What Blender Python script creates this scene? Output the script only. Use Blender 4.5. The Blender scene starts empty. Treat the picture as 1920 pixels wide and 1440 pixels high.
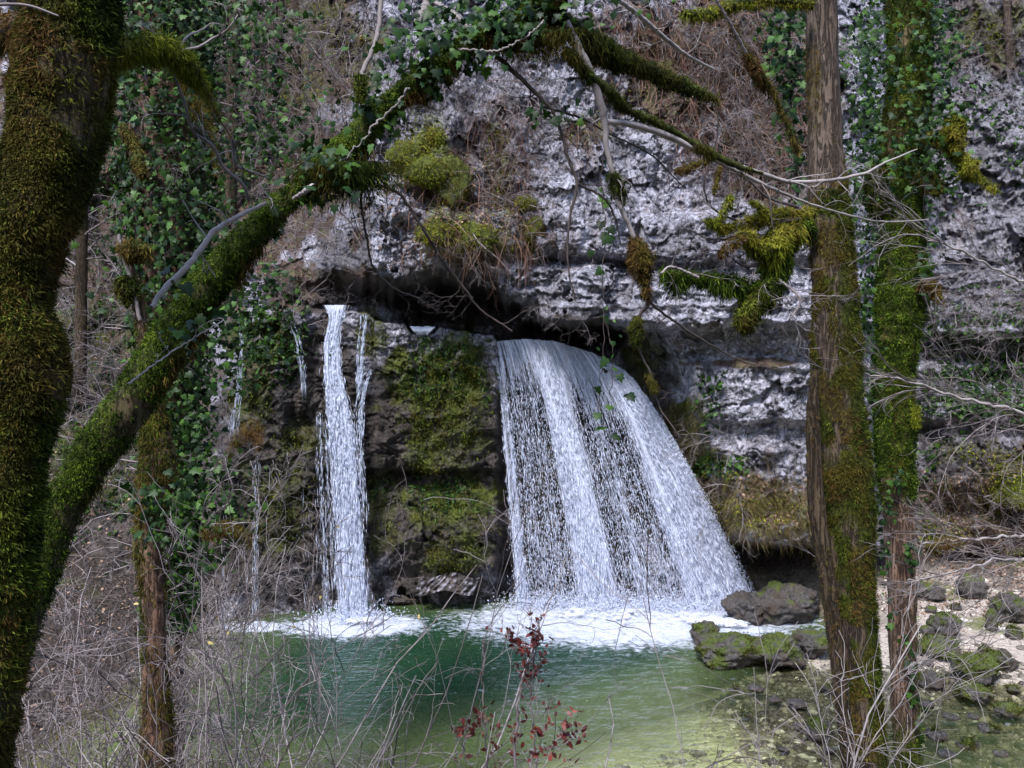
import bpy, math
import numpy as np
# ------------------------------------------------------------------ camera, sky, sun, exposure
scene = bpy.context.scene
COL = scene.collection
F = 1450.0; CZ = 5.3                      # focal length in px of a 1920 wide frame, eye height above the water
cam_d = bpy.data.cameras.new('camera'); cam = bpy.data.objects.new('camera', cam_d); COL.objects.link(cam)
cam_d.sensor_width = 36; cam_d.lens = 36 * F / 1920; cam_d.clip_start = 0.05; cam_d.clip_end = 500
cam.location = (0, 0, CZ); cam.rotation_euler = (math.pi / 2, 0, 0)
scene.camera = cam
SUN_EL, SUN_AZ = math.radians(54), math.radians(205)   # azimuth clockwise from +Y: high behind the viewer, a little left
world = bpy.data.worlds.new("World"); scene.world = world; world.use_nodes = True
wn = world.node_tree; wn.nodes.clear()
sky = wn.nodes.new('ShaderNodeTexSky'); sky.sky_type = 'NISHITA'; sky.sun_disc = False
sky.sun_elevation = SUN_EL; sky.sun_rotation = SUN_AZ; sky.air_density = 1.0; sky.dust_density = 1.2; sky.ozone_density = 2.5
bg = wn.nodes.new('ShaderNodeBackground'); bg.inputs['Strength'].default_value = 0.105
wo = wn.nodes.new('ShaderNodeOutputWorld')
wn.links.new(sky.outputs[0], bg.inputs['Color']); wn.links.new(bg.outputs[0], wo.inputs[0])
sun_d = bpy.data.lights.new('sun', 'SUN'); sun_d.energy = 1.5; sun_d.angle = math.radians(12); sun_d.color = (1.0, 0.98, 0.97)
sun = bpy.data.objects.new('sun', sun_d); COL.objects.link(sun)
from mathutils import Vector
sdir = Vector((math.sin(SUN_AZ) * math.cos(SUN_EL), math.cos(SUN_AZ) * math.cos(SUN_EL), math.sin(SUN_EL)))
sun.rotation_euler = sdir.to_track_quat('Z', 'Y').to_euler()
scene.view_settings.view_transform = 'Standard'; scene.view_settings.look = 'None'
scene.view_settings.exposure = 1.85; scene.view_settings.gamma = 1
scene.cycles.max_bounces = 6; scene.cycles.diffuse_bounces = 3; scene.cycles.glossy_bounces = 3
scene.cycles.transparent_max_bounces = 12; scene.cycles.transmission_bounces = 3
scene.cycles.use_denoising = True; scene.cycles.sample_clamp_indirect = 4
rng = np.random.default_rng(7)

# ------------------------------------------------------------------ helpers
def P(u, v, Y):
    """point seen at photo pixel (u, v) at distance Y in front of the eye"""
    u = np.asarray(u, float); v = np.asarray(v, float); Y = np.asarray(Y, float)
    return np.stack(np.broadcast_arrays((u - 960) / F * Y, Y + 0 * u, CZ - (v - 720) / F * Y), -1)
def S(a, b, x):
    t = np.clip((np.asarray(x, float) - a) / (b - a), 0, 1); return t * t * (3 - 2 * t)
def lerp(a, b, t): return a + (b - a) * t
def norm(a):
    return a / np.maximum(np.linalg.norm(a, axis=-1, keepdims=True), 1e-9)
_perm = np.random.default_rng(3).permutation(256); _perm = np.concatenate([_perm, _perm])
_g = np.random.default_rng(4).normal(size=(256, 3)); _g /= np.linalg.norm(_g, axis=1, keepdims=True)
def pn(x, y, z=0.0):
    x, y, z = np.broadcast_arrays(np.asarray(x, float), np.asarray(y, float), np.asarray(z, float))
    xi = np.floor(x).astype(int); yi = np.floor(y).astype(int); zi = np.floor(z).astype(int)
    xf, yf, zf = x - xi, y - yi, z - zi
    fx, fy, fz = [t * t * t * (t * (t * 6 - 15) + 10) for t in (xf, yf, zf)]
    r = 0
    for dx in (0, 1):
        wx = fx if dx else 1 - fx; a = _perm[(xi + dx) & 255]
        for dy in (0, 1):
            wy = fy if dy else 1 - fy; b = _perm[(a + yi + dy) & 255]
            for dz in (0, 1):
                wz = fz if dz else 1 - fz; g = _g[_perm[(b + zi + dz) & 255]]
                r = r + wx * wy * wz * (g[..., 0] * (xf - dx) + g[..., 1] * (yf - dy) + g[..., 2] * (zf - dz))
    return r * 1.6
def fbm(x, y, z=0.0, o=5, gain=0.5, lac=2.03):
    r = 0; a = 1; s = 1
    for i in range(o):
        r = r + a * pn(np.asarray(x) * s + 17.3 * i, np.asarray(y) * s + 5.1 * i, np.asarray(z) * s); a *= gain; s *= lac
    return r
def ridged(x, y, z=0.0, o=4, gain=0.55, lac=2.1):
    r = 0; a = 1; s = 1
    for i in range(o):
        n = 1 - np.abs(pn(np.asarray(x) * s + 9.7 * i, np.asarray(y) * s + 3.3 * i, np.asarray(z) * s)) * 1.6
        r = r + a * n; a *= gain; s *= lac
    return r / 2.0

class MB:
    def __init__(self): self.v = []; self.f = []; self.n = 0; self.at = []
    def add(self, V, Fs, rnd=None):
        V = np.asarray(V, float).reshape(-1, 3)
        self.v.append(V)
        for f in (Fs if isinstance(Fs, list) else [Fs]): self.f.append(np.asarray(f, int) + self.n)
        self.at.append(np.zeros(len(V)) if rnd is None else np.broadcast_to(rnd, (len(V),)))
        self.n += len(V); return self
    def build(self, name, mat, parent=None, smooth=False, loc=None, attrs=None):
        V = np.concatenate(self.v); at = np.concatenate(self.at)
        if loc is not None: V = V - np.asarray(loc, float)
        me = bpy.data.meshes.new(name)
        me.vertices.add(len(V)); me.vertices.foreach_set('co', V.astype(np.float32).ravel())
        cnt = np.concatenate([np.full(len(f), f.shape[1]) for f in self.f])
        li = np.concatenate([f.ravel() for f in self.f])
        me.loops.add(len(li)); me.loops.foreach_set('vertex_index', li.astype(np.int32))
        me.polygons.add(len(cnt)); st = np.concatenate([[0], np.cumsum(cnt)[:-1]])
        me.polygons.foreach_set('loop_start', st.astype(np.int32))
        me.update(calc_edges=True)
        if smooth: me.polygons.foreach_set('use_smooth', np.ones(len(cnt), bool))
        a = me.attributes.new('rnd', 'FLOAT', 'POINT'); a.data.foreach_set('value', at.astype(np.float32))
        for k, val in (attrs or {}).items():
            a = me.attributes.new(k, 'FLOAT', 'POINT'); a.data.foreach_set('value', np.asarray(val, np.float32).ravel())
        me.materials.append(mat)
        o = bpy.data.objects.new(name, me); COL.objects.link(o)
        if parent is not None: o.parent = parent
        if loc is not None and parent is None: o.location = loc
        return o
def tag(o, label=None, cat=None, group=None, kind=None):
    if label: o['label'] = label
    if cat: o['category'] = cat
    if group: o['group'] = group
    if kind: o['kind'] = kind
    return o
def empty(name, loc, label, cat, group=None):
    o = bpy.data.objects.new(name, None); COL.objects.link(o); o.location = [float(c) for c in loc]
    o.empty_display_size = 0.2
    return tag(o, label, cat, group)
TRUNKS = {}
def kid(mb, name, mat, root, smooth=False, attrs=None, sub=None):   # world-space mesh under a thing whose empty sits at its base
    l = np.array(root.location)
    mb.v = [x - l for x in mb.v]
    if sub is None and name in ('moss', 'brown_moss', 'hanging_moss'): sub = TRUNKS.get(root.name)
    o = mb.build(name, mat, sub or root, smooth, None, attrs)
    if name == 'trunk': TRUNKS[root.name] = o
    return o
def gridfaces(nr, nc, wrap=False):
    r = np.arange(nr - 1)[:, None]; c = np.arange(nc if wrap else nc - 1)[None, :]
    c2 = (c + 1) % nc
    a = r * nc + c; b = r * nc + c2; d = (r + 1) * nc + c; e = (r + 1) * nc + c2
    return np.stack([a, b, e, d], -1).reshape(-1, 4)
def catmull(pts, n):
    p = np.asarray(pts, float); m = len(p)
    q = np.vstack([2 * p[0] - p[1], p, 2 * p[-1] - p[-2]])
    t = np.linspace(0, m - 1 - 1e-6, n); i = t.astype(int); f = (t - i)[:, None]
    a, b, c, d = q[i], q[i + 1], q[i + 2], q[i + 3]
    return 0.5 * (2 * b + (c - a) * f + (2 * a - 5 * b + 4 * c - d) * f ** 2 + (3 * b - 3 * c + d - a) * f ** 3)
def frames(pts):
    T = norm(np.gradient(pts, axis=0)); ref = np.array([0.31, -0.9, 0.2])
    A = norm(np.cross(T, ref)); B = np.cross(T, A); return T, A, B
def inst(tv, tf, pos, X, Yv, Z, sc, rnd=None):
    """copies of a small template mesh; returns V, F, per vertex random"""
    n = len(pos); k = len(tv); sc = np.broadcast_to(np.asarray(sc, float), (n,))[:, None, None]
    V = pos[:, None] + sc * (tv[None, :, 0:1] * X[:, None] + tv[None, :, 1:2] * Yv[:, None] + tv[None, :, 2:3] * Z[:, None])
    Fs = (np.asarray(tf)[None] + (np.arange(n) * k)[:, None, None]).reshape(-1, np.asarray(tf).shape[1])
    r = np.repeat(rng.random(n) if rnd is None else rnd, k)
    return V.reshape(-1, 3), Fs, r
def tubes(pts, rad, k=3, tw=None):
    """m polylines of n points at once -> thin tubes"""
    m, n, _ = pts.shape
    T = norm(np.gradient(pts, axis=1)); ref = norm(rng.normal(size=(m, 1, 3)) * 0.3 + np.array([0.2, -0.9, 0.1]))
    A = norm(np.cross(T, ref)); B = np.cross(T, A)
    a = np.arange(k) * 2 * np.pi / k
    V = pts[:, :, None] + rad[:, :, None, None] * (np.cos(a)[None, None, :, None] * A[:, :, None] + np.sin(a)[None, None, :, None] * B[:, :, None])
    f = gridfaces(n, k, True)
    return V.reshape(-1, 3), (f[None] + (np.arange(m) * n * k)[:, None, None]).reshape(-1, 4), np.repeat(rng.random(m), n * k)

# ------------------------------------------------------------------ materials
class NT:
    def __init__(self, name, disp=False):
        self.m = bpy.data.materials.new(name); self.m.use_nodes = True; self.t = self.m.node_tree; self.t.nodes.clear()
        self.out = self.t.nodes.new('ShaderNodeOutputMaterial')
        self.geo = self.t.nodes.new('ShaderNodeNewGeometry')
    def set(self, sock, v):
        if isinstance(v, bpy.types.NodeSocket): self.t.links.new(v, sock)
        elif v is not None: sock.default_value = v
    def noise(self, scale, detail=4, rough=0.55, vec=None, dist=0.0, out='Fac'):
        n = self.t.nodes.new('ShaderNodeTexNoise'); self.set(n.inputs['Vector'], vec or self.geo.outputs['Position'])
        n.inputs['Scale'].default_value = scale; n.inputs['Detail'].default_value = detail
        n.inputs['Roughness'].default_value = rough; n.inputs['Distortion'].default_value = dist
        return n.outputs[out]
    def voro(self, scale, vec=None, feat='F1', out='Distance'):
        n = self.t.nodes.new('ShaderNodeTexVoronoi'); n.feature = feat; self.set(n.inputs['Vector'], vec or self.geo.outputs['Position'])
        n.inputs['Scale'].default_value = scale; return n.outputs[out]
    def map(self, scale, vec=None, loc=(0, 0, 0), rot=(0, 0, 0)):
        n = self.t.nodes.new('ShaderNodeMapping'); self.set(n.inputs['Vector'], vec or self.geo.outputs['Position'])
        n.inputs['Scale'].default_value = scale; n.inputs['Location'].default_value = loc; n.inputs['Rotation'].default_value = rot
        return n.outputs[0]
    def ramp(self, f, stops):
        n = self.t.nodes.new('ShaderNodeValToRGB'); self.set(n.inputs[0], f); cr = n.color_ramp
        while len(cr.elements) < len(stops): cr.elements.new(0.5)
        for e, (p, c) in zip(cr.elements, stops):
            e.position = p; e.color = (c, c, c, 1) if not hasattr(c, '__len__') else (*c, 1)
        return n.outputs[0]
    def mix(self, f, a, b, mode='MIX'):
        n = self.t.nodes.new('ShaderNodeMix'); n.data_type = 'RGBA'; n.blend_type = mode; n.clamp_factor = True
        self.set(n.inputs[0], f)
        for s, v in ((n.inputs[6], a), (n.inputs[7], b)):
            if isinstance(v, tuple): v = (*v, 1) if len(v) == 3 else v
            self.set(s, v)
        return n.outputs[2]
    def math(self, op, a, b=None, c=None, clamp=False):
        n = self.t.nodes.new('ShaderNodeMath'); n.operation = op; n.use_clamp = clamp
        self.set(n.inputs[0], a)
        if b is not None: self.set(n.inputs[1], b)
        if c is not None: self.set(n.inputs[2], c)
        return n.outputs[0]
    def attr(self, name):
        n = self.t.nodes.new('ShaderNodeAttribute'); n.attribute_name = name; return n.outputs['Fac']
    def bump(self, h, dist=0.02, strength=1.0, nrm=None):
        n = self.t.nodes.new('ShaderNodeBump'); self.set(n.inputs['Height'], h)
        n.inputs['Distance'].default_value = dist; n.inputs['Strength'].default_value = strength
        if nrm is not None: self.set(n.inputs['Normal'], nrm)
        return n.outputs[0]
    def prin(self, col, rough=0.8, nrm=None, spec=0.3, **kw):
        n = self.t.nodes.new('ShaderNodeBsdfPrincipled')
        if isinstance(col, tuple): col = (*col, 1)
        self.set(n.inputs['Base Color'], col); self.set(n.inputs['Roughness'], rough); self.set(n.inputs['Normal'], nrm)
        n.inputs['Specular IOR Level'].default_value = spec
        for k, v in kw.items(): self.set(n.inputs[k.replace('_', ' ')], v)
        return n.outputs[0]
    def shader(self, typ, **kw):
        n = self.t.nodes.new(typ)
        for k, v in kw.items():
            if isinstance(v, tuple) and len(v) == 3 and k == 'Color': v = (*v, 1)
            self.set(n.inputs[k], v)
        return n.outputs[0]
    def mixs(self, f, a, b):
        n = self.t.nodes.new('ShaderNodeMixShader'); self.set(n.inputs[0], f); self.set(n.inputs[1], a); self.set(n.inputs[2], b); return n.outputs[0]
    def done(self, s): self.t.links.new(s, self.out.inputs['Surface']); return self.m

def thr(t, f, a, b): return t.ramp(f, [(a, 0.0), (b, 1.0)])
def mat_rock(name, boulder=False):
    t = NT(name)
    st = t.map((1.0, 1.0, 0.3)); hz = t.map((0.35, 0.5, 1.6))
    n1 = t.noise(0.55, 5, 0.6); n2 = t.noise(1.9, 8, 0.62, st, 0.6); n3 = t.noise(9, 5, 0.6); n4 = t.noise(2.6, 6, 0.6, hz, 0.5)
    pale = t.mix(thr(t, n3, .36, .62), (0.33, 0.32, 0.375), (0.60, 0.585, 0.67))
    grey = t.mix(n3, (0.14, 0.135, 0.155), (0.34, 0.33, 0.375))
    c = t.mix(thr(t, t.math('ADD', t.math('MULTIPLY', n2, .6), t.math('MULTIPLY', n1, .4)), .40, .50), grey, pale)
    c = t.mix(t.math('MULTIPLY', thr(t, n4, .56, .63), .8), c, grey)
    crk = t.voro(1.9, t.map((1, 1, .55)), 'DISTANCE_TO_EDGE'); 
    nn = t.noise(2.4, 7, .62, t.map((1, 1, .62)), 1.2); crk2 = t.ramp(t.math('ABSOLUTE', t.math('SUBTRACT', nn, .5)), [(0.0, 1.0), (0.016, 0.0)]); ck3 = t.ramp(t.math('ABSOLUTE', t.math('SUBTRACT', t.noise(1.1, 6, .6, t.map((1, 1, 1.5)), 1.6), .5)), [(0.0, 1.0), (0.010, 0.0)]); crk2 = t.math('MAXIMUM', crk2, ck3)
    sp = t.math('MULTIPLY', thr(t, t.noise(11, 5, .75, t.map((1, 1, .6))), .56, .60), thr(t, t.noise(1.1, 3), .42, .6))
    c = t.mix(t.math('MULTIPLY', crk2, .8), c, (0.04, 0.035, 0.042)); c = t.mix(t.math('MULTIPLY', sp, .45), c, (0.07, 0.06, 0.075))
    fg = t.noise(24, 6, .75, t.map((1, 1, .42)), .4); c = t.mix(t.math('MULTIPLY', thr(t, fg, .48, .60), .62), c, (0.13, 0.12, 0.145)); c = t.mix(t.math('MULTIPLY', thr(t, t.noise(.9, 6, .7, t.map((1.6, 1, .16)), .3), .54, .64), .6), c, (0.10, 0.095, 0.11))
    # rusty stains
    c = t.mix(t.math('MULTIPLY', thr(t, t.noise(1.3, 5, .65, st), .58, .68), .55), c, (0.20, 0.13, 0.085))
    # dark tone: wet stone, and shade painted into the recesses
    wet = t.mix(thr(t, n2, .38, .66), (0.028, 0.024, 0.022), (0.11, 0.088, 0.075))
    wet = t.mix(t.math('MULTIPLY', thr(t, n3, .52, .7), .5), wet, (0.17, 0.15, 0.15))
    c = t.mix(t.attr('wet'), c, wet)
    lit = t.mix(t.noise(30, 3, .7), (0.035, 0.024, 0.02), (0.20, 0.125, 0.10))
    lit = t.mix(thr(t, t.noise(5, 4), .5, .62), lit, (0.12, 0.11, 0.05))
    c = t.mix(t.attr('litter'), c, lit)
    mo = t.mix(t.noise(22, 4, .7), (0.02, 0.034, 0.004), (0.125, 0.175, 0.016))
    mo = t.mix(t.math('MULTIPLY', t.noise(1.4, 3), .8), mo, (0.11, 0.10, 0.02))
    c = t.mix(t.attr('moss'), c, mo)
    h = t.math('ADD', t.math('MULTIPLY', nn, .6), t.math('ADD', t.math('MULTIPLY', n3, .3), t.math('MULTIPLY', n2, 1.0)))
    h = t.math('SUBTRACT', h, t.math('MULTIPLY', crk2, .35))
    h = t.math('ADD', h, t.math('MULTIPLY', fg, .40)); h = t.math('ADD', h, t.math('MULTIPLY', t.noise(48, 4, .7), .14))
    nrm = t.bump(h, 0.12, 1.0)
    ro = t.math('SUBTRACT', .9, t.math('MULTIPLY', t.attr('wet'), .45))
    return t.done(t.prin(c, ro, nrm, .35))
M = {}
M['rock'] = mat_rock('limestone')
def mat_boulder():
    t = NT('boulder_stone'); oc = t.t.nodes.new('ShaderNodeTexCoord').outputs['Object']
    n = t.noise(3, 6, .65, oc); n2 = t.noise(17, 5, .7, oc)
    c = t.mix(thr(t, n2, .35, .65), (0.025, 0.022, 0.022), (0.125, 0.112, 0.105))
    c = t.mix(thr(t, n, .48, .62), c, (0.065, 0.048, 0.036))
    mo = t.mix(t.noise(30, 4, .7, oc), (0.025, 0.038, 0.006), (0.12, 0.15, 0.025))
    c = t.mix(t.attr('moss'), c, mo)
    return t.done(t.prin(c, t.math('ADD', .5, t.math('MULTIPLY', t.attr('moss'), .4)), t.bump(t.math('ADD', n2, t.math('MULTIPLY', n, 1.5)), .06), .4))
M['boulder'] = mat_boulder()
def mat_ground():
    t = NT('ground_mix')
    n = t.noise(2.2, 5, .6); f = t.noise(34, 4, .7)
    peb = t.voro(16, out='Color'); pv = t.voro(16)
    sand = t.mix(f, (0.24, 0.19, 0.155), (0.50, 0.41, 0.36))
    sand = t.mix(.35, sand, t.ramp(peb, [(0, (.28, .24, .2)), (1, (.72, .66, .6))]))
    bed = t.mix(thr(t, n, .4, .62), (0.50, 0.50, 0.31), (0.72, 0.69, 0.49))
    bed = t.mix(.25, bed, t.ramp(t.voro(9, out='Color'), [(0, (.16, .14, .08)), (1, (.72, .68, .5))]))
    brn = t.mix(thr(t, n, .4, .6), (0.06, 0.045, 0.03), (0.16, 0.13, 0.085))
    brn = t.mix(.4, brn, t.ramp(t.voro(11, out='Color'), [(0, (.04, .035, .03)), (1, (.30, .26, .2))]))
    lit = t.mix(thr(t, f, .35, .68), (0.012, 0.011, 0.008), (0.055, 0.042, 0.034))
    lit = t.mix(t.ramp(t.voro(26, out='Color'), [(.3, 0.), (.9, .7)]), lit, (.11, .08, .065))
    c = t.mix(t.attr('sand'), bed, sand); c = t.mix(t.attr('brown'), c, brn); c = t.mix(t.attr('litter'), c, lit)
    mo = t.mix(f, (0.03, 0.045, 0.008), (0.15, 0.18, 0.03)); c = t.mix(t.attr('moss'), c, mo)
    h = t.math('ADD', t.math('MULTIPLY', f, .6), t.math('SUBTRACT', 1, pv))
    return t.done(t.prin(c, .85, t.bump(h, .035), .3))
M['ground'] = mat_ground()
def mat_water():
    t = NT('pool_water')
    dp = t.attr('deep'); pl = t.attr('pale')
    big = t.noise(.5, 3, .5)
    g = t.mix(t.math('ADD', t.math('MULTIPLY', dp, .85), t.math('MULTIPLY', big, .22), clamp=True), (0.135, 0.19, 0.065), (0.005, 0.036, 0.017))
    dif = t.shader('ShaderNodeBsdfDiffuse', Color=g)
    rp = t.math('ADD', t.noise(3.5, 3, .5, t.map((1, 2.2, 1))), t.math('MULTIPLY', t.noise(14, 3, .6, t.map((1, 1.8, 1))), .35))
    rip = t.math('MULTIPLY', rp, t.math('ADD', .25, t.math('MULTIPLY', t.attr('ripple'), 1.6)))
    nrm = t.bump(rip, .06)
    tr = t.shader('ShaderNodeBsdfTransparent', Color=(0.90, 0.94, 0.80))
    body = t.mixs(t.math('MULTIPLY', t.attr('turb'), .97), tr, dif)
    fr = t.t.nodes.new('ShaderNodeFresnel'); fr.inputs['IOR'].default_value = 1.33; t.set(fr.inputs['Normal'], nrm)
    gl = t.shader('ShaderNodeBsdfGlossy', Color=(.95, .95, .95), Roughness=.06, Normal=nrm)
    s = t.mixs(fr.outputs[0], body, gl)
    fn = t.noise(4.5, 7, .75, t.map((1, 1.3, 1)), .6)
    fo = t.math('MULTIPLY', t.attr('foam'), 1.25)
    fm = t.ramp(t.math('ADD', fo, t.math('MULTIPLY', t.math('SUBTRACT', fn, .5), 3.2)), [(.34, 0.), (.95, 1.)])
    w = t.prin((.78, .82, .95), .5, t.bump(fn, .15), .3)
    return t.done(t.mixs(t.math('MULTIPLY', fm, .93), s, w))
M['water'] = mat_water()
def mat_fall():                       # falling white water: streaky sheet with gaps
    t = NT('falling_water')
    uv = t.t.nodes.new('ShaderNodeCombineXYZ'); t.set(uv.inputs[0], t.attr('su')); t.set(uv.inputs[1], t.attr('sv'))
    n = t.noise(1.0, 6, .68, t.map((46, 3.2, 1), uv.outputs[0]), .5); n2 = t.noise(1.0, 4, .7, t.map((120, 26, 1), uv.outputs[0]), .3)
    k = t.math('ADD', t.math('MULTIPLY', n, .6), t.math('MULTIPLY', n2, .4))
    a = t.ramp(t.math('ADD', t.math('MULTIPLY', t.attr('dens'), .62), t.math('SUBTRACT', k, .30)), [(.36, 0.), (.70, .93)])
    w = t.prin((.80, .84, .98), .35, t.bump(k, .05), .5)
    w = t.mixs(.3, w, t.shader('ShaderNodeBsdfTranslucent', Color=(.85, .88, .97)))
    return t.done(t.mixs(a, t.shader('ShaderNodeBsdfTransparent', Color=(1., 1., 1.)), w))
M['fall'] = mat_fall()
def mat_drop():
    t = NT('water_spray')
    w = t.prin((.80, .85, 1.0), .3, None, .5)
    w = t.mixs(.3, w, t.shader('ShaderNodeBsdfTranslucent', Color=(.82, .86, .98)))
    return t.done(t.mixs(.22, w, t.shader('ShaderNodeBsdfTransparent', Color=(1., 1., 1.))))
M['drop'] = mat_drop()
def mat_foam():
    t = NT('foam')
    n = t.noise(5, 7, .75, None, .5)
    a = t.ramp(t.math('ADD', t.attr('dens'), t.math('MULTIPLY', t.math('SUBTRACT', n, .5), 3.0)), [(.35, 0.), (.85, .95)])
    w = t.prin((.83, .86, .95), .5, t.bump(n, .12), .3)
    return t.done(t.mixs(a, t.shader('ShaderNodeBsdfTransparent', Color=(1., 1., 1.)), w))
M['foam'] = mat_foam()
def mat_leafy(name, stops, rough=.6, trans=.25, spec=.3, patch=None, ps=1.2):
    t = NT(name); r = t.attr('rnd')
    c = t.ramp(r, stops)
    if patch: c = t.mix(t.math('MULTIPLY', thr(t, t.noise(ps, 4, .6), .45, .62), .75), c, patch)
    s = t.prin(c, rough, None, spec)
    if trans: s = t.mixs(trans, s, t.shader('ShaderNodeBsdfTranslucent', Color=c))
    return t.done(s)
M['moss'] = mat_leafy('moss_green', [(0, (.006, .009, .001)), (.4, (.026, .040, .004)), (.75, (.075, .105, .010)), (1, (.22, .27, .035))], .8, .25, .12, (.10, .075, .014), 2.6)
M['moss_g'] = mat_leafy('moss_fresh', [(0, (.007, .013, .001)), (.4, (.032, .058, .004)), (.75, (.098, .155, .012)), (1, (.27, .36, .04))], .8, .25, .12)
M['moss_b'] = mat_leafy('moss_bright', [(0, (.05, .065, .004)), (.5, (.18, .21, .014)), (1, (.42, .42, .05))], .8, .25, .12, (.24, .18, .03), 1.5)
M['moss_br'] = mat_leafy('moss_brown', [(0, (.025, .02, .004)), (.5, (.095, .075, .014)), (1, (.22, .17, .035))], .85, .2, .1, (.12, .06, .022), 3)
M['ivy'] = mat_leafy('ivy_leaf', [(0, (.006, .018, .004)), (.6, (.017, .048, .007)), (.93, (.055, .12, .014)), (1, (.09, .17, .05))], .5, .15, .22)
M['grass'] = mat_leafy('dry_grass', [(0, (.07, .05, .02)), (.5, (.2, .14, .06)), (.8, (.14, .15, .035)), (1, (.33, .25, .13))], .8, .25, .2)
M['redleaf'] = mat_leafy('red_leaf', [(0, (.05, .010, .010)), (.6, (.12, .022, .020)), (1, (.26, .06, .045))], .45, .3, .4)
M['yleaf'] = mat_leafy('yellow_leaf', [(0, (.35, .25, .06)), (1, (.6, .5, .2))], .5, .3, .3)
M['litter'] = mat_leafy('dead_leaf', [(0, (.05, .03, .02)), (.5, (.17, .10, .07)), (1, (.42, .28, .2))], .7, .1, .3)
M['hangroot'] = mat_leafy('dead_root', [(0, (.035, .018, .014)), (.5, (.13, .065, .045)), (1, (.30, .19, .14))], .8, 0, .2)
M['pebble_dk'] = mat_leafy('stone_dark', [(0, (.03, .027, .022)), (.5, (.11, .092, .07)), (1, (.26, .23, .18))], .5, 0, .4)
M['pebble'] = mat_leafy('pebble', [(0, (.10, .085, .07)), (.5, (.3, .26, .22)), (1, (.62, .57, .5))], .7, 0, .3)
def mat_bark(name, a, b, sc=1., st=.12):
    t = NT(name); v = t.map((1, 1, st))
    n = t.noise(26 * sc, 6, .65, v, .6); n2 = t.noise(5 * sc, 4, .6, v)
    crk = t.ramp(t.math('ABSOLUTE', t.math('SUBTRACT', n, .5)), [(0, 1.), (.06, 0.)])
    c = t.mix(thr(t, n2, .35, .65), a, b); c = t.mix(t.math('MULTIPLY', crk, .8), c, tuple(x * .22 for x in a))
    c = t.mix(t.math('MULTIPLY', t.noise(60 * sc, 3, .7), .4), c, (.3, .27, .24), 'SOFT_LIGHT')
    c = t.mix(t.attr('moss'), c, t.mix(t.noise(40, 3, .7), (.02, .026, .003), (.10, .12, .012)))
    c = t.mix(t.attr('brn'), c, t.mix(t.noise(40, 3, .7), (.03, .02, .006), (.11, .08, .02)))
    return t.done(t.prin(c, .85, t.bump(t.math('SUBTRACT', n, t.math('MULTIPLY', crk, .5)), .03 / sc), .25))
M['bark'] = mat_bark('bark_brown', (.075, .052, .038), (.16, .118, .09))
M['bark_dk'] = mat_bark('bark_dark', (.05, .035, .02), (.12, .085, .055))
M['bark_red'] = mat_bark('bark_reddish', (.15, .085, .055), (.29, .19, .14))
def mat_twig(name, a, b):
    t = NT(name); c = t.mix(t.attr('rnd'), a, b); c = t.mix(thr(t, t.noise(9, 3), .5, .7), c, a)
    return t.done(t.prin(c, .75, None, .3))
M['twig'] = mat_twig('twig_grey', (.055, .042, .04), (.36, .31, .31))
M['twig_dk'] = mat_twig('twig_dark', (.035, .026, .022), (.11, .085, .075))
M['limb'] = mat_twig('limb_pale', (.17, .145, .135), (.36, .32, .31))
# ------------------------------------------------------------------ ground and pool bed: one sheet, height as a function of place
def depth_pool(X, Y):
    d = 1.9 * np.exp(-(((X + 3.6) / 5.0) ** 2 + ((Y - 14.8) / 3.4) ** 2) ** 1.3) + 1.1 * np.exp(-((X - 2.2) / 2.8) ** 2 - ((Y - 16.0) / 1.7) ** 2)  # second hollow darkens the water colour, standing in for the cliff's reflection
    d = d + .16 * S(3.6, 2.2, X) * S(10, 12.5, Y) + .07
    return d
def gz(X, Y):
    X = np.asarray(X, float); Y = np.asarray(Y, float)
    z = -depth_pool(X, Y)
    n = fbm(X * .5, Y * .5, 2.0, 4)
    bank = 3.75 - 0.50 * Y - .1 * S(0, 6, Y) + .25 * n
    left = (-7.0 - X) * .5 + .15 * n + .02 * (Y - 12)
    k = S(3.2, 5.2, X + .3 * n)
    beach = -.07 + .075 * (Y - 13.6) + .05 * (X - 6) * S(13, 16, Y) + .05 * n
    beach = beach - 1.1 * S(15.6, 16.6, Y) * S(7.6, 6.4, X) + .85 * np.maximum(0, Y - 18.2 + .28 * (9 - X) - .5 * (X - 9) * S(9, 11, X)) 
    rb = np.where(X > 3.2, beach * k + z * (1 - k), -9)
    rb = np.where(X > 3.2, np.minimum(rb, 4.2 + .4 * n), rb)
    z = np.where(X > 3.2, np.where(k > .98, rb, np.maximum(z, rb) * k + z * (1 - k)), z)
    z = np.maximum(z, bank); z = np.maximum(z, np.minimum(left, 5.5))
    rr = S(8.5, 12, X) * S(15.5, 8, Y); z = z + rr * (X - 8.5) * .35
    return z + .025 * fbm(X * 2.3, Y * 2.3, 7, 3)
xs = np.concatenate([np.linspace(-90, -14, 24)[:-1], np.linspace(-14, 16, 430), np.linspace(16, 90, 24)[1:]])
ys = np.concatenate([np.linspace(-60, 2, 24)[:-1], np.linspace(2, 25, 360), np.linspace(25, 110, 24)[1:]])
X, Y = np.meshgrid(xs, ys); Z = gz(X, Y); 
n1 = fbm(X * .8, Y * .8, 3.3, 4)
lit = np.clip(S(.45, .9, Z + .25 * n1) + S(-6.4, -7.2, X) * S(-.1, .05, Z), 0, 1)
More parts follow.
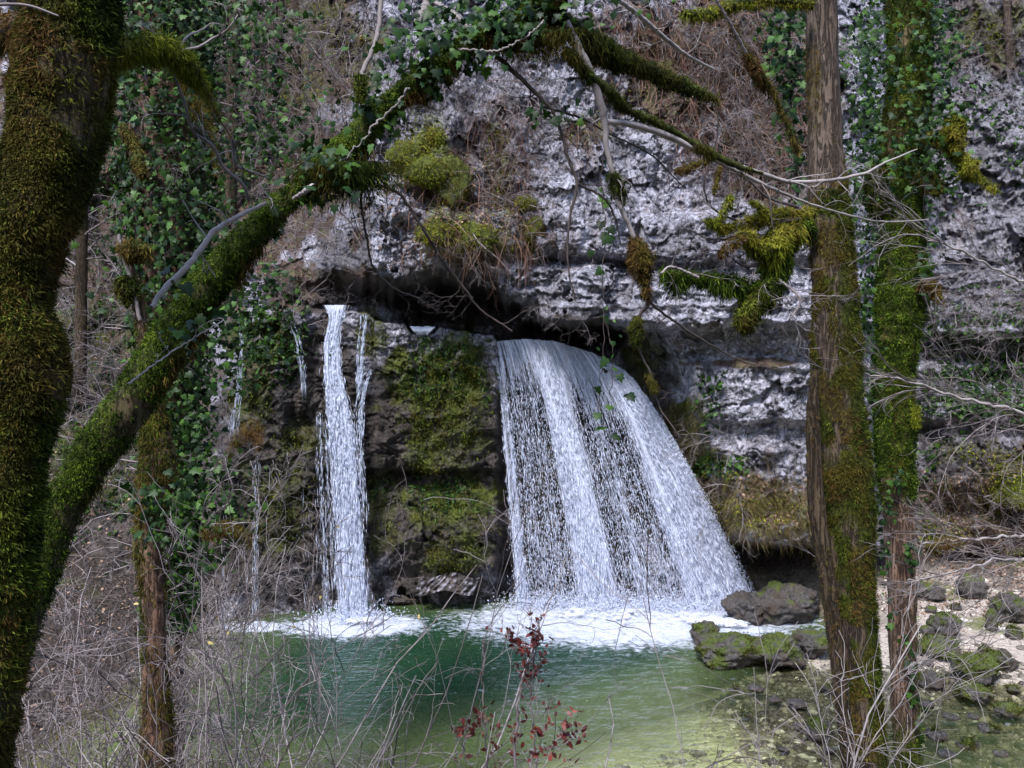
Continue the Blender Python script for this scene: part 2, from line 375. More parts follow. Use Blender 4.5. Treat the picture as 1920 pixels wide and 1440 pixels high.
sand = S(3.4, 5.0, X) * S(-.12, .06, Z); sh_ = S(16.0, 17.0, Y + .5 * n1) * S(8.6, 7.6, X) * S(3.0, 3.4, X); brown = S(2.9, 4.3, X + .5 * n1 + .5 * (Y - 12) * (Y < 14)) * S(.02, -.05, Z) * S(10.6, 11.2, Y + .4 * n1 + .8 * (X > 4.6)) + S(-6.2, -7, X) + sh_ + .9 * S(16.6, 17.6, Y) * S(4.5, 3, X) + .6 * S(-3.5, -5, X)
moss = S(.15, .5, fbm(X * .55, Y * .55, 9, 4)) * S(-.02, .3, Z) * (1 - S(15.3, 16, Y) * S(8.6, 7.6, X) * S(2.5, 3, X))
MB().add(np.stack([X, Y, Z], -1), gridfaces(len(ys), len(xs))).build('ground', M['ground'], None, True, None,
    dict(litter=lit, sand=sand, brown=np.clip(brown, 0, 1), moss=moss * .8))
tag(bpy.data.objects['ground'], kind='structure')

# ------------------------------------------------------------------ cliff
def interp(u, pts): return np.interp(u, [p[0] for p in pts], [p[1] for p in pts])
LIP = [(-500, 470), (380, 470), (480, 478), (560, 492), (640, 492), (690, 505), (740, 520), (800, 500), (850, 492), (935, 500), (950, 548), (1000, 562), (1010, 590), (1060, 596), (1140, 600), (1200, 607), (1300, 612), (1370, 606), (1450, 600), (1520, 603), (2500, 610)]
TOP = [(-500, 560), (400, 575), (520, 580), (560, 577), (690, 584), (704, 600), (760, 606), (770, 622), (815, 624), (825, 612), (925, 628), (935, 640), (1150, 670), (1170, 640), (1200, 612), (2500, 612)]
def facet(x, y, seed, tilt=.6):
    """broken rock: every cell of a jittered grid is its own tilted plane"""
    xi, yi = np.floor(x).astype(int), np.floor(y).astype(int); best = np.full(np.shape(x), 9.); h = np.zeros(np.shape(x)); r = np.random.default_rng(seed).random((64, 64, 5))
    for i in (-1, 0, 1):
        for j in (-1, 0, 1):
            q = r[(xi + i) & 63, (yi + j) & 63]; cx = xi + i + q[..., 0]; cy = yi + j + q[..., 1]; dx, dy = x - cx, y - cy; dd = dx * dx + dy * dy
            hh = q[..., 2] - .5 + tilt * ((q[..., 3] - .5) * dx * 2 + (q[..., 4] - .5) * dy * 2); k = dd < best; h = np.where(k, hh, h); best = np.where(k, dd, best)
    return h
def cliffD(u, v):
    x = u * .012; y = v * .012                       # about one unit per metre of rock
    w = fbm(x * .5, y * .5, 1.0, 4)
    lip = interp(u + 14 * pn(x * 2, y * 2, 5), LIP) + 14 * pn(u * .02, 0, 4) + 7 * pn(u * .07, 3, 4) - 26 * S(1560, 1760, u) + 16 * pn(u * .008, 5, 1) * S(1200, 1300, u)
    top = interp(u, TOP) + 3 * pn(u * .06, 1, 8)
    # upper cliff: leans out towards the lip
    up = 17.35 + .0036 * (600 - v) + .30 * w
    up = up - .55 * S(660, 740, u) * S(560, 420, v) * S(960, 820, u)
    up = up + 5.5 * S(700, 520, u - .10 * (v - 300)) * S(640, 360, v) + 1.2 * S(700, 560, u) * S(360, 560, v)
    up = up - .65 * S(1180, 1215, u + .2 * (v - 500)) * S(400, 430, v + .15 * (u - 1200)) * S(1650, 1500, u)  # smooth block under the lip
    up = up + .55 * S(545, 500, v - 12 * pn(x, 3, 1)) * S(470, 512, v - 10 * pn(x * 1.4, 6, 1)) * S(1080, 1220, u) * S(1700, 1600, u)   # dark slot
    up = up + .5 * np.exp(-((v - 488 - .03 * (u - 1000)) / 13) ** 2) * S(950, 1010, u) * S(1230, 1180, u)
    up = up - .35 * S(735, 760, u) * S(870, 830, u) * S(200, 230, v) * S(360, 340, v)                     # moss pads
    up = up - .55 * S(790, 815, u) * S(1010, 900, u) * S(385, 410, v) * S(475, 455, v)
    up = up + 3.2 * S(1590, 1800, u) - .2 * S(1700, 1900, u)
    rd = ridged(x * 1.5 + .8 * w, y * .42, 2.2, 5) - .9; rh = ridged(x * .7, y * 1.7 + .8 * w, 6.1, 5) - .9
    kk = S(380, 470, v)
    up = up - (.50 * rd * (1 - kk * .75) + .22 * rh * kk)
    # strata shelves just above the lip
    stp = (v + 10 * w + 4 * pn(x * 3, 0, 3)) / 23.; fr = stp - np.floor(stp)
    up = up + .07 * S(0, .22, fr) * S(1, .7, fr) * S(495, 530, v) * S(930, 1000, u)
    # lower wall
    lo = 18.75 + .22 * w
    lo = lo - .35 * S(690, 715, u) * S(945, 925, u) - .8 * S(700, 560, u) * S(560, 900, v)
    lo = lo - .2 * S(560, 520, u) + .65 * S(930, 955, u) * S(1260, 1150, u)
    led = .55 * S(877, 884, v - 5 * pn(x * 2, 2, 2)) * S(1000, 892, v); lo = lo + led * S(560, 700, u) * S(1000, 940, u) * 1.0
    lo = lo - .35 * np.exp(-((v - 1010) / 70.) ** 2) * S(700, 760, u) * S(960, 900, u)
    lo = lo + .3 * S(1050, 1080, v + 8 * pn(x * 2, 3, 3)) * S(700, 740, u) * S(980, 940, u)
    # fluted tufa on the left with hanging lobes
    lob = .5 * S(800, 740, v + 45 * pn(u * .013, .3, .5) + 18 * pn(u * .05, 1, 2)) * S(590, 560, u) 
    lo = lo - lob
    # right block
    rt = S(1235, 1310, u - .34 * (v - 700))
    blk = 17.25 - .35 * S(672, 690, v) * S(1285, 1300, u) + .2 * w + .25 * S(620, 668, v)
    blk = blk + .8 * S(785, 800, v - 8 * pn(x, 1, 1)) * S(850, 815, v) * .4
    blk = blk - .35 * S(900, 1000, v)
    blk = blk + 2.4 * S(1012, 1030, v - .06 * (u - 1450) + 5 * pn(x * 3, 1, 2))
    lo = lerp(lo, blk, rt)
    lo = lo + 2.9 * S(1590, 1720, u) * S(560, 640, v) * 1.0
    # overhang edge of the dark bulge at right
    lo = lo - .9 * S(1700, 1800, u) * S(700, 760, v) * S(960, 900, v)
    lo = lo - (.30 * rh + .12 * rd) * (1 - .35 * S(930, 960, u) * S(1260, 1200, u))
    # left bank / hillside
    lo = lerp(lo, 19.5 + .6 * w - .0035 * (v - 600), S(420, 300, u))
    # recess
    cave = 21.2 + .5 * w; cave = lerp(cave, 17.15, S(1150, 1215, u)); cave = lerp(cave, 20.5, S(480, 380, u)); cave = cave + 2.9 * S(1590, 1720, u)
    ceil = S(lip, lip + interp(u, [(0, 30), (700, 60), (900, 75), (960, 45), (1150, 30), (1250, 14), (2500, 10)]), v)
    D = lerp(up, cave, ceil)
    D = np.where(v > top, lerp(D, lo, S(top, top + np.where(u > 1190, 14, 3.5), v)), D)
    # fine relief
    f = fbm(x * 3.1, y * 2.6, 4.4, 5, .58)
    D = D - .06 * f - .03 * ridged(x * 4, y * 4, 1.1, 4, .6)
    wx, wy = x + .22 * f, y + .22 * fbm(x * 2, y * 2, 7.7, 3)
    D = D - (.36 * facet(wx * .8, wy * .7, 5, .8) + .17 * facet(wx * 1.9, wy * 2.1, 6, .9) + .06 * facet(wx * 6, wy * 7, 7, .9)) * (1 - .3 * ceil)
    # big hill left of the cliff
    hill = 24.5 - .003 * (v - 300) + 1.2 * w - .35 * fbm(x * 2, y * 2, 3, 4)
    hill = lerp(hill, 17.5 + .5 * w, S(430, 1000, v))
    D = lerp(D, hill, S(470, 360, u + .25 * (v - 400) * (v < 400)))
    return D
us = np.concatenate([np.linspace(-900, -20, 90)[:-1], np.linspace(-20, 380, 150)[:-1], np.linspace(380, 1540, 620)[:-1], np.linspace(1540, 1940, 180)[:-1], np.linspace(1940, 3000, 100)])
vs = np.concatenate([np.linspace(-900, -12, 90)[:-1], np.linspace(-12, 1180, 640)[:-1], np.linspace(1180, 1290, 12)])
U, V_ = np.meshgrid(us, vs); D = cliffD(U, V_)
def blob(u, v, lst, e=.35, sc=.02):
    w = e * fbm(u * sc, v * sc, 11.0, 4); r = np.zeros_like(u)
    for (a, b, c, d, s) in lst:                       # centre, radii, strength
        r = np.maximum(r, s * S(1.15, .75, np.hypot((u - a) / c, (v - b) / d) + w * 1.6))
    return r
MOSS = [(200, 860, 140, 90, .6), (180, 620, 90, 60, .5), (785, 300, 50, 60, 1), (800, 240, 45, 35, .8), (850, 440, 60, 32, 1), (840, 370, 50, 60, .7), (905, 445, 70, 30, .8), (935, 320, 30, 110, .5), (830, 720, 95, 100, 1), (830, 830, 80, 45, .8), (800, 875, 35, 15, 1), (850, 950, 85, 60, .9), (850, 1040, 70, 40, .7),
        (700, 620, 35, 50, .8), (500, 640, 60, 50, .8), (470, 740, 50, 60, .5), (560, 820, 50, 30, .6), (520, 950, 70, 80, .5), (720, 960, 30, 90, .45), (1290, 790, 40, 50, .8), (1330, 870, 60, 25, .6), (1400, 960, 120, 35, .5), (1210, 680, 30, 60, .6), (1480, 90, 120, 60, .4),
        (1100, 240, 50, 30, .5), (1240, 130, 60, 60, .4), (1860, 60, 80, 50, .7), (1890, 920, 50, 60, .9), (1830, 850, 80, 25, .4), (1760, 1000, 60, 30, .6), (1900, 1060, 60, 30, .7), (580, 60, 90, 70, .35), (560, 160, 70, 40, .5), (680, 100, 40, 60, .4), (620, 20, 30, 20, .5)]
WET_SHADE = [(1840, 330, 170, 320, .4), (420, 1000, 130, 180, 1), (150, 800, 280, 420, 1), (830, 900, 260, 260, 1), (560, 880, 220, 300, 1), (1110, 890, 190, 250, 1), (820, 555, 170, 62, .85), (640, 545, 200, 50, 1), (1050, 625, 120, 40, 1), (1220, 800, 60, 160, .9), (1450, 1070, 160, 70, 1), (1820, 840, 120, 110, .75), (1820, 560, 150, 60, .5), (640, 470, 60, 50, .6), (1360, 525, 160, 12, .5), (1700, 1000, 70, 160, .7), (1350, 950, 60, 60, .6)]  # wet walls, recess shade put into the colour, some plainly darker rock
LIT = [(310, 200, 350, 460, 1.3), (560, 120, 150, 260, 1.2), (1330, 120, 190, 130, 1.1), (1450, 260, 110, 150, 1), (970, 210, 50, 50, .5), (600, 150, 90, 260, 1), (560, 330, 70, 110, .9), (880, 340, 90, 130, .6), (900, 230, 50, 60, .35), (1390, 130, 130, 110, .75), (1440, 260, 80, 110, .55), (1180, 60, 120, 60, .45), (1390, 950, 140, 60, .85), (1830, 1010, 140, 110, 1), (1880, 930, 60, 90, 1), (1850, 60, 130, 90, .6), (2200, 900, 300, 400, 1), (-400, 300, 520, 500, 1), (1400, 681, 110, 9, 1.), (1290, 850, 50, 70, .6)]
moss = blob(U, V_, MOSS, .4); wet = blob(U, V_, WET_SHADE, .25); lit = blob(U, V_, LIT, .35)  # wet mask also carries the painted recess shade
moss = np.clip(moss * (.75 + 1.0 * fbm(U * .03, V_ * .03, 5, 4)), 0, 1)
lit = np.clip(lit * (1.05 + .9 * fbm(U * .025, V_ * .012, 8, 4)), 0, 1)
CP = P(U, V_, D)
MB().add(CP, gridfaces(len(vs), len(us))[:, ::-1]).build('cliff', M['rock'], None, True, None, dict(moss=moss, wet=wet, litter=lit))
tag(bpy.data.objects['cliff'], kind='structure')
def surf(u, v, off=0.0):
    return P(u, v, cliffD(np.asarray(u, float), np.asarray(v, float)) - off)

# ------------------------------------------------------------------ pool water
xs = np.linspace(-13, 13, 260); ys = np.linspace(6.5, 22, 190)
X, Y = np.meshgrid(xs, ys); dz = -gz(X, Y)
turb = 1 - np.exp(-np.clip(dz - .10, 0, 9) * 1.5); deep = S(.3, 1.5, dz)
foam = np.maximum.reduce([
    S(1.75, .45, np.hypot((X - 2.65) / 3.3, (Y - 17.3) / 1.5)), S(1.8, .4, np.hypot((X + 3.45) / 1.35, (Y - 17.0) / .75)),
    .75 * S(1.3, .5, np.hypot((X + 5.6) / 1.0, (Y - 16.9) / .45)), S(1.3, .5, np.hypot((X - 4.6) / 1.1, (Y - 16.9) / .8))])
rip = np.clip(S(8, 1.5, np.hypot(X - 3.2, Y - 15.8)) + .4 * S(6, 1, np.hypot(X + 3.4, Y - 17)), 0, 1)
z = .012 * fbm(X * 2.2, Y * 3.2, 1, 3) * (.3 + rip) + .05 * foam * fbm(X * 5, Y * 5, 2, 3)
MB().add(np.stack([X, Y, z], -1), gridfaces(len(ys), len(xs))).build('water', M['water'], None, True, None, dict(turb=turb, deep=deep, foam=foam, ripple=rip))
tag(bpy.data.objects['water'], kind='structure')

# ------------------------------------------------------------------ waterfalls
SPV = np.array([[0, 0, 0], [1, 0, .5], [-.5, .87, .5], [-.5, -.87, .5], [0, 0, 1.]]); SPF = np.array([[0, 2, 1], [0, 3, 2], [0, 1, 3], [4, 1, 2], [4, 2, 3], [4, 3, 1]])
def spindles(mb, p, d, L, W):
    Zv = norm(d); Xv = norm(np.cross(Zv, rng.normal(size=p.shape))); Yv = np.cross(Zv, Xv)
    tv = SPV; n = len(p)
    V = p[:, None] + (tv[None, :, 0:1] * Xv[:, None] + tv[None, :, 1:2] * Yv[:, None]) * W[:, None, None] + tv[None, :, 2:3] * Zv[:, None] * L[:, None, None]
    Fs = (SPF[None] + (np.arange(n) * 5)[:, None, None]).reshape(-1, 3); mb.add(V, Fs, np.repeat(rng.random(n), 5))
def fall_path(top, bot, Dt, Db, e=.72):
    """top(s), bot(s) -> u,v at the brink and at the foot; returns f(s,d) -> world point"""
    def f(s, d):
        ut, vt = top(s); ub, vb = bot(s)
        a = P(ut, vt, Dt(s)); b = P(ub, vb, Db(s)); d = np.asarray(d)[..., None]
        q = a + (b - a) * np.clip(d, 0, 1) ** e; q[..., 2] = (a + (b - a) * d)[..., 2]; return q
    return f
def curtain(name_root, f, dens, ns, nd, ndrop, spread, lmul=1., wmul=1., d0=0., jit=.03, sheet=True, sc=1.):
    s = np.linspace(0, 1, ns); d = np.linspace(d0, 1, nd); Sg, Dg = np.meshgrid(s, d)
    if sheet:
        pt = f(Sg, Dg); pt[..., 1] += .07 * fbm(Sg * 30 * sc, Dg * 3, 1, 3) + .03 * fbm(Sg * 90 * sc, Dg * 12, 2, 2)
        m = MB().add(pt, gridfaces(nd, ns)); l = np.array(name_root.location); m.v = [x - l for x in m.v]
        st_ = lerp(np.clip(.5 + 1.5 * pn(Sg * 55 * sc, Dg * 1.1, 3) + 1.0 * pn(Sg * 130 * sc, Dg * 3, 5), -.1, 1.3), 1., .75 * S(.75, 1.05, dens(Sg, Dg))); dn_ = dens(Sg, Dg)
        m.build('water_curtain', M['fall'], name_root, True, None, dict(dens=dn_ * (.42 + .62 * st_) * lerp(1, S(.2, .8, dn_), .5), su=Sg * sc, sv=Dg))
    # streaks and drops
    n = ndrop * 6; ss = rng.random(n); dd = d0 + (1 - d0) * rng.random(n) ** .85
    ss = np.clip(ss, 0, 1); strand = .4 + 1.7 * pn(ss * 55 * sc, dd * 1.1, 3) + 1.2 * pn(ss * 130 * sc, dd * 3, 5)
    k = dens(ss, dd) ** 2.0 * np.clip(strand, .02, 1.6); keep = rng.random(n) < k * .5; ss, dd = ss[keep][:ndrop], dd[keep][:ndrop]
    p = f(ss, dd); t = f(ss, np.minimum(dd + .02, 1.02)) - f(ss, dd - .02 * (dd > .02)); t[..., 2] = -np.abs(t[..., 2]) - .01
    p = p + rng.normal(size=p.shape) * np.array([1, 1.6, 1]) * (jit * (.4 + spread * dd))[:, None]
    t = norm(t) + rng.normal(size=p.shape) * .05
    L = (.08 + .34 * rng.random(len(p)) ** 2) * (.6 + .8 * dd) * lmul; W = (.003 + .012 * rng.random(len(p)) ** 2.2) * wmul
    mb = MB(); ok = p[:, 2] > .03; spindles(mb, p[ok], t[ok], L[ok], W[ok]); kid(mb, 'streaks', M['drop'], name_root)
def foam_mesh(root, cx, cy, rx, ry, h, seed, n=70):
    xs = np.linspace(-1.2, 1.2, n); X, Y = np.meshgrid(xs, xs); r = np.hypot(X, Y) + .15 + .45 * fbm(X * rx * 1.3, Y * ry * 1.3, seed + 3, 4)
    z = .02 + h * S(1.1, .2, r) * (.45 + .8 * ridged(X * rx * 2.2 + seed, Y * ry * 2.2, seed, 4) * .6 + .25 * fbm(X * rx * 6, Y * ry * 6, seed, 3))
    m = MB().add(np.stack([cx + X * rx, cy + Y * ry, z], -1), gridfaces(n, n)); m.v = [x - np.array(root.location) for x in m.v]
    m.build('foam', M['foam'], root, True, None, dict(dens=S(1.15, .1, r) * .9))
def splash(root, pts, n, h):
    i = rng.integers(0, len(pts), n); p = np.array(pts)[i] + rng.normal(size=(n, 3)) * [.35, .28, 0]
    p[:, 2] = np.abs(rng.normal(size=n)) * h + .03; mb = MB()
    spindles(mb, p, rng.normal(size=(n, 3)) * .7 + [0, 0, 1], .02 + .05 * rng.random(n), .008 + .012 * rng.random(n)); kid(mb, 'spray', M['drop'], root)

wf = empty('waterfall', (2.6, 18.3, 0), 'broad curtain of white water fanning out to the right below the rock overhang', 'waterfall', 'waterfalls into the green pool')
def dens_r(s, d):
    g = interp(s, [(0, .9), (.03, .7), (.05, .2), (.1, .36), (.17, .24), (.21, .32), (.25, .08), (.275, .85), (.33, 1.05), (.42, .9), (.46, .22), (.5, .2), (.55, .62), (.6, .25), (.66, .22), (.72, .5), (.78, 1.0), (.9, 1.15), (.97, 1.05), (1, .8)])
    top = interp(s, [(0, .8), (.2, .85), (.3, 1.1), (1, 1.15)])
    return lerp(top, g, S(.03, .2 + .15 * s, d)) * lerp(1, .93, S(.6, 1, d))
f_r = fall_path(lambda s: (interp(s, [(0, 922), (1, 1160)]), interp(s, [(0, 642), (.25, 636), (.5, 640), (.8, 662), (1, 690)])),
                lambda s: (interp(s, [(0, 972), (1, 1412)]), 1139 + 6 * s + 0 * s), lambda s: 18.75 - .15 * s, lambda s: 18.35 - .25 * s, .74)
curtain(wf, f_r, dens_r, 520, 220, 44000, 1.5, 1.0, 1.)
ss = rng.random(16000); dd = .12 + .88 * rng.random(16000) ** .7; p = f_r(ss, dd) + rng.normal(size=(16000, 3)) * (.02 + .07 * dd)[:, None]; p = p[p[:, 2] > .05]; mb = MB(); spindles(mb, p, np.array([.1, 0, -1.]) + rng.normal(size=p.shape) * .1, .03 + .07 * rng.random(len(p)), .004 + .006 * rng.random(len(p))); kid(mb, 'drops', M['drop'], wf)
n = 5200; ss = rng.random(n); dd = rng.random(n) * .85; k = rng.random(n) < dens_r(ss, dd) ** 2.2 * .8 + .03; ss, dd = ss[k], dd[k]; p = f_r(ss, dd); t = norm(f_r(ss, dd + .12) - p); mb = MB(); spindles(mb, p + rng.normal(size=p.shape) * .02, t, .4 + .9 * rng.random(len(p)) ** 2, .003 + .007 * rng.random(len(p)) ** 2); kid(mb, 'strands', M['drop'], wf)
n = 7000; ss = 1 - np.abs(rng.normal(size=n)) * .03; dd = rng.random(n) ** .6; p = f_r(np.clip(ss, 0, 1), dd); p[:, 0] += np.abs(rng.normal(size=n)) * .13 * dd ** 1.5; p[:, 1] -= .1 * rng.random(n); k = p[:, 2] > .05; mb = MB(); spindles(mb, p[k], np.array([.35, 0, -1.]) + rng.normal(size=p[k].shape) * .25, .02 + .07 * rng.random(k.sum()), .004 + .010 * rng.random(k.sum()) ** 2); kid(mb, 'edge_spray', M['drop'], wf)
pts = f_r(np.linspace(0, 1, 60), np.ones(60)); splash(wf, pts, 7000, .14)
foam_mesh(wf, 2.65, 17.65, 3.2, .95, .12, 1.3, 130); foam_mesh(wf, 4.5, 17.0, 1.2, .7, .16, 7.3, 60)
# curved brink of water sliding out of the cave
s = np.linspace(0, 1, 120); d = np.linspace(0, 1, 16); Sg, Dg = np.meshgrid(s, d)
pt = f_r(Sg, 0 * Dg); pt[..., 1] += (1 - Dg) * 1.5; pt[..., 2] += .05 * np.sin((1 - Dg) * 2) + .03 * fbm(Sg * 20, Dg * 4, 1, 3)
m = MB().add(pt, gridfaces(16, 120)); m.v = [x - np.array(wf.location) for x in m.v]
m.build('brink', M['fall'], wf, True, None, dict(dens=0 * Sg + .95, su=Sg, sv=Dg * .2))

wl = empty('waterfall', (-3.6, 17.6, 0), 'tall narrow white fall left of the mossy rock face, joined by a thin side stream', 'waterfall', 'waterfalls into the green pool')
def mk_path(pl, Dt, Db):                  # pl: list of (v, u_left, u_right)
    vv = [p[0] for p in pl]; a = [p[1] for p in pl]; b = [p[2] for p in pl]
    def f(s, d):
        v0 = vv[0] + (vv[-1] - vv[0]) * np.asarray(d, float); l = np.interp(v0, vv, a); r = np.interp(v0, vv, b)
        return P(l + (r - l) * s, v0, Dt + (Db - Dt) * np.asarray(d) ** .8)
    return f
f_l = mk_path([(572, 594, 666), (584, 606, 658), (600, 611, 650), (640, 602, 644), (700, 600, 648), (760, 604, 662), (820, 606, 678), (900, 612, 684), (1000, 620, 690), (1100, 625, 696), (1168, 628, 700)], 17.95, 17.35)
def dens_l(s, d):
    g = np.exp(-((s - .5) / .33) ** 4) * 1.1
    return np.clip(g * lerp(1.05, .9, d) + .05, 0, 1.2)
curtain(wl, f_l, dens_l, 90, 200, 17000, 1.2, 1.0, 1., 0, .025, True, .22)
f_l2 = mk_path([(690, 684, 702), (720, 672, 690), (760, 664, 682), (850, 664, 684), (950, 668, 690)], 17.9, 17.6)
curtain(wl, f_l2, lambda s, d: .75 - .35 * d, 20, 60, 1300, 1, .9, .8, 0, .02, False, .06)
f_l3 = mk_path([(586, 676, 690), (620, 672, 684), (700, 668, 680), (720, 668, 678)], 17.95, 17.9)
curtain(wl, f_l3, lambda s, d: .8 + 0 * s, 12, 40, 500, 1, .8, .7, 0, .012, False, .05)
f_l4 = mk_path([(770, 592, 610), (900, 592, 616), (1000, 598, 622), (1150, 606, 628)], 17.75, 17.5)
curtain(wl, f_l4, lambda s, d: .6 - .15 * d, 20, 60, 1600, 1, 1.1, .6, 0, .02, False, .1)
foam_mesh(wl, -3.45, 17.05, 1.2, .6, .12, 4.1, 60); splash(wl, f_l(np.linspace(0, 1, 30), np.ones(30)), 1300, .15)
TR = [([(600, 536, 552), (640, 550, 566), (700, 562, 574), (720, 564, 574)], 17.6, 17.4, 650, 'short stepped trickle just left of the narrow fall, ending on a grey ledge', .5),
      ([(598, 448, 453), (640, 450, 456), (690, 444, 456), (760, 438, 450), (800, 428, 446)], 17.5, 17.2, 420, 'thin bent trickle farthest left, half hidden by ivy', .9),
      ([(852, 476, 489), (900, 474, 488), (1000, 474, 484), (1160, 474, 484)], 17.1, 16.9, 480, 'slender free-falling thread left of the narrow fall above the bare shrubs', .8),
      ([(845, 548, 604), (930, 552, 604), (1000, 556, 606), (1140, 560, 610)], 17.5, 17.3, 700, 'row of fine drips off the grey ledge beside the narrow fall', .35),
      ([(860, 395, 460), (940, 395, 465), (1150, 400, 470)], 17.1, 16.9, 650, 'faint drips behind the ivy at the left end of the wet wall', .35)]
for pl, a, b, n, lb, dn in TR:
    r = empty('trickle', P((pl[-1][1] + pl[-1][2]) / 2, pl[-1][0], b), lb, 'waterfall', 'small side falls')
    curtain(r, mk_path(pl, a, b), lambda s, d, dn=dn: dn + 0 * s, 12, 40, int(n * .7), 1, .9, .42, 0, .012, False, .12)
sp = empty('spill', P(792, 620, 18.9), 'small white patch of water at the brink above the mossy rock face', 'waterfall', 'small side falls')
mb = MB(); t = np.linspace(0, 1, 24); q = np.linspace(0, 1, 8); A, B = np.meshgrid(t, q)
u = 768 + A * 48 - (A - .5) * B * 26; v = 612 + B * 15 + 3 * pn(A * 5, B * 3, 2)
mb.add(P(u, v, 18.36 - .08 * np.sin(B * 3)), gridfaces(8, 24)); kid(mb, 'water_surface', M['drop'], sp, True)
# ------------------------------------------------------------------ plants: templates
FR_V = np.array([[0, 0, 0], [.16, .3, .03], [-.16, .3, .03], [.10, .68, -.03], [-.10, .68, -.03], [0, 1, -.16]]); FR_F = np.array([[0, 1, 2], [1, 3, 2], [2, 3, 4], [3, 5, 4]])
KITE_V = np.array([[0, 0, 0], [.2, .45, .04], [0, 1, -.08], [-.2, .45, .04]]); KITE_F = np.array([[0, 1, 3], [1, 2, 3]])
_iv = np.array([[0, 0], [.22, -.12], [.52, .05], [.34, .28], [.46, .52], [.2, .58], [0, 1.0], [-.2, .58], [-.46, .52], [-.34, .28], [-.52, .05], [-.22, -.12]])
IVY_V = np.vstack([[0, .3, .07], np.c_[_iv, -.12 * np.abs(_iv[:, 0])]]); IVY_F = np.array([[0, i, i % 12 + 1] for i in range(1, 13)])
OV_V = np.array([[0, 0, 0], [.24, .3, .05], [.22, .65, .05], [0, 1, -.05], [-.22, .65, .05], [-.24, .3, .05]]); OV_F = np.array([[0, 1, 5], [1, 2, 4], [1, 4, 5], [2, 3, 4]])
def place(mb, tv, tf, pos, nrm, down, L, W, rnd=None, jit=.3):
    """blades: axis = mix of outward and down, flat side roughly facing out"""
    ax = norm(nrm * (1 - down)[:, None] + np.array([0, 0, -1.0]) * down[:, None] + rng.normal(size=pos.shape) * jit)
    Xv = norm(np.cross(ax, nrm + rng.normal(size=pos.shape) * .35 + 1e-4)); Zv = np.cross(Xv, ax)
    n = len(pos); k = len(tv)
    V = pos[:, None] + tv[None, :, 0:1] * Xv[:, None] * W[:, None, None] + (tv[None, :, 1:2] * ax[:, None] + tv[None, :, 2:3] * Zv[:, None]) * L[:, None, None]
    Fs = (tf[None] + (np.arange(n) * k)[:, None, None]).reshape(-1, tf.shape[1])
    rr = np.repeat(rng.random(n) if rnd is None else rnd, k) + .28 * (np.tile(tv[:, 1], n) - .6) * (k == 6)
    mb.add(V, Fs, np.clip(rr, 0, 1))
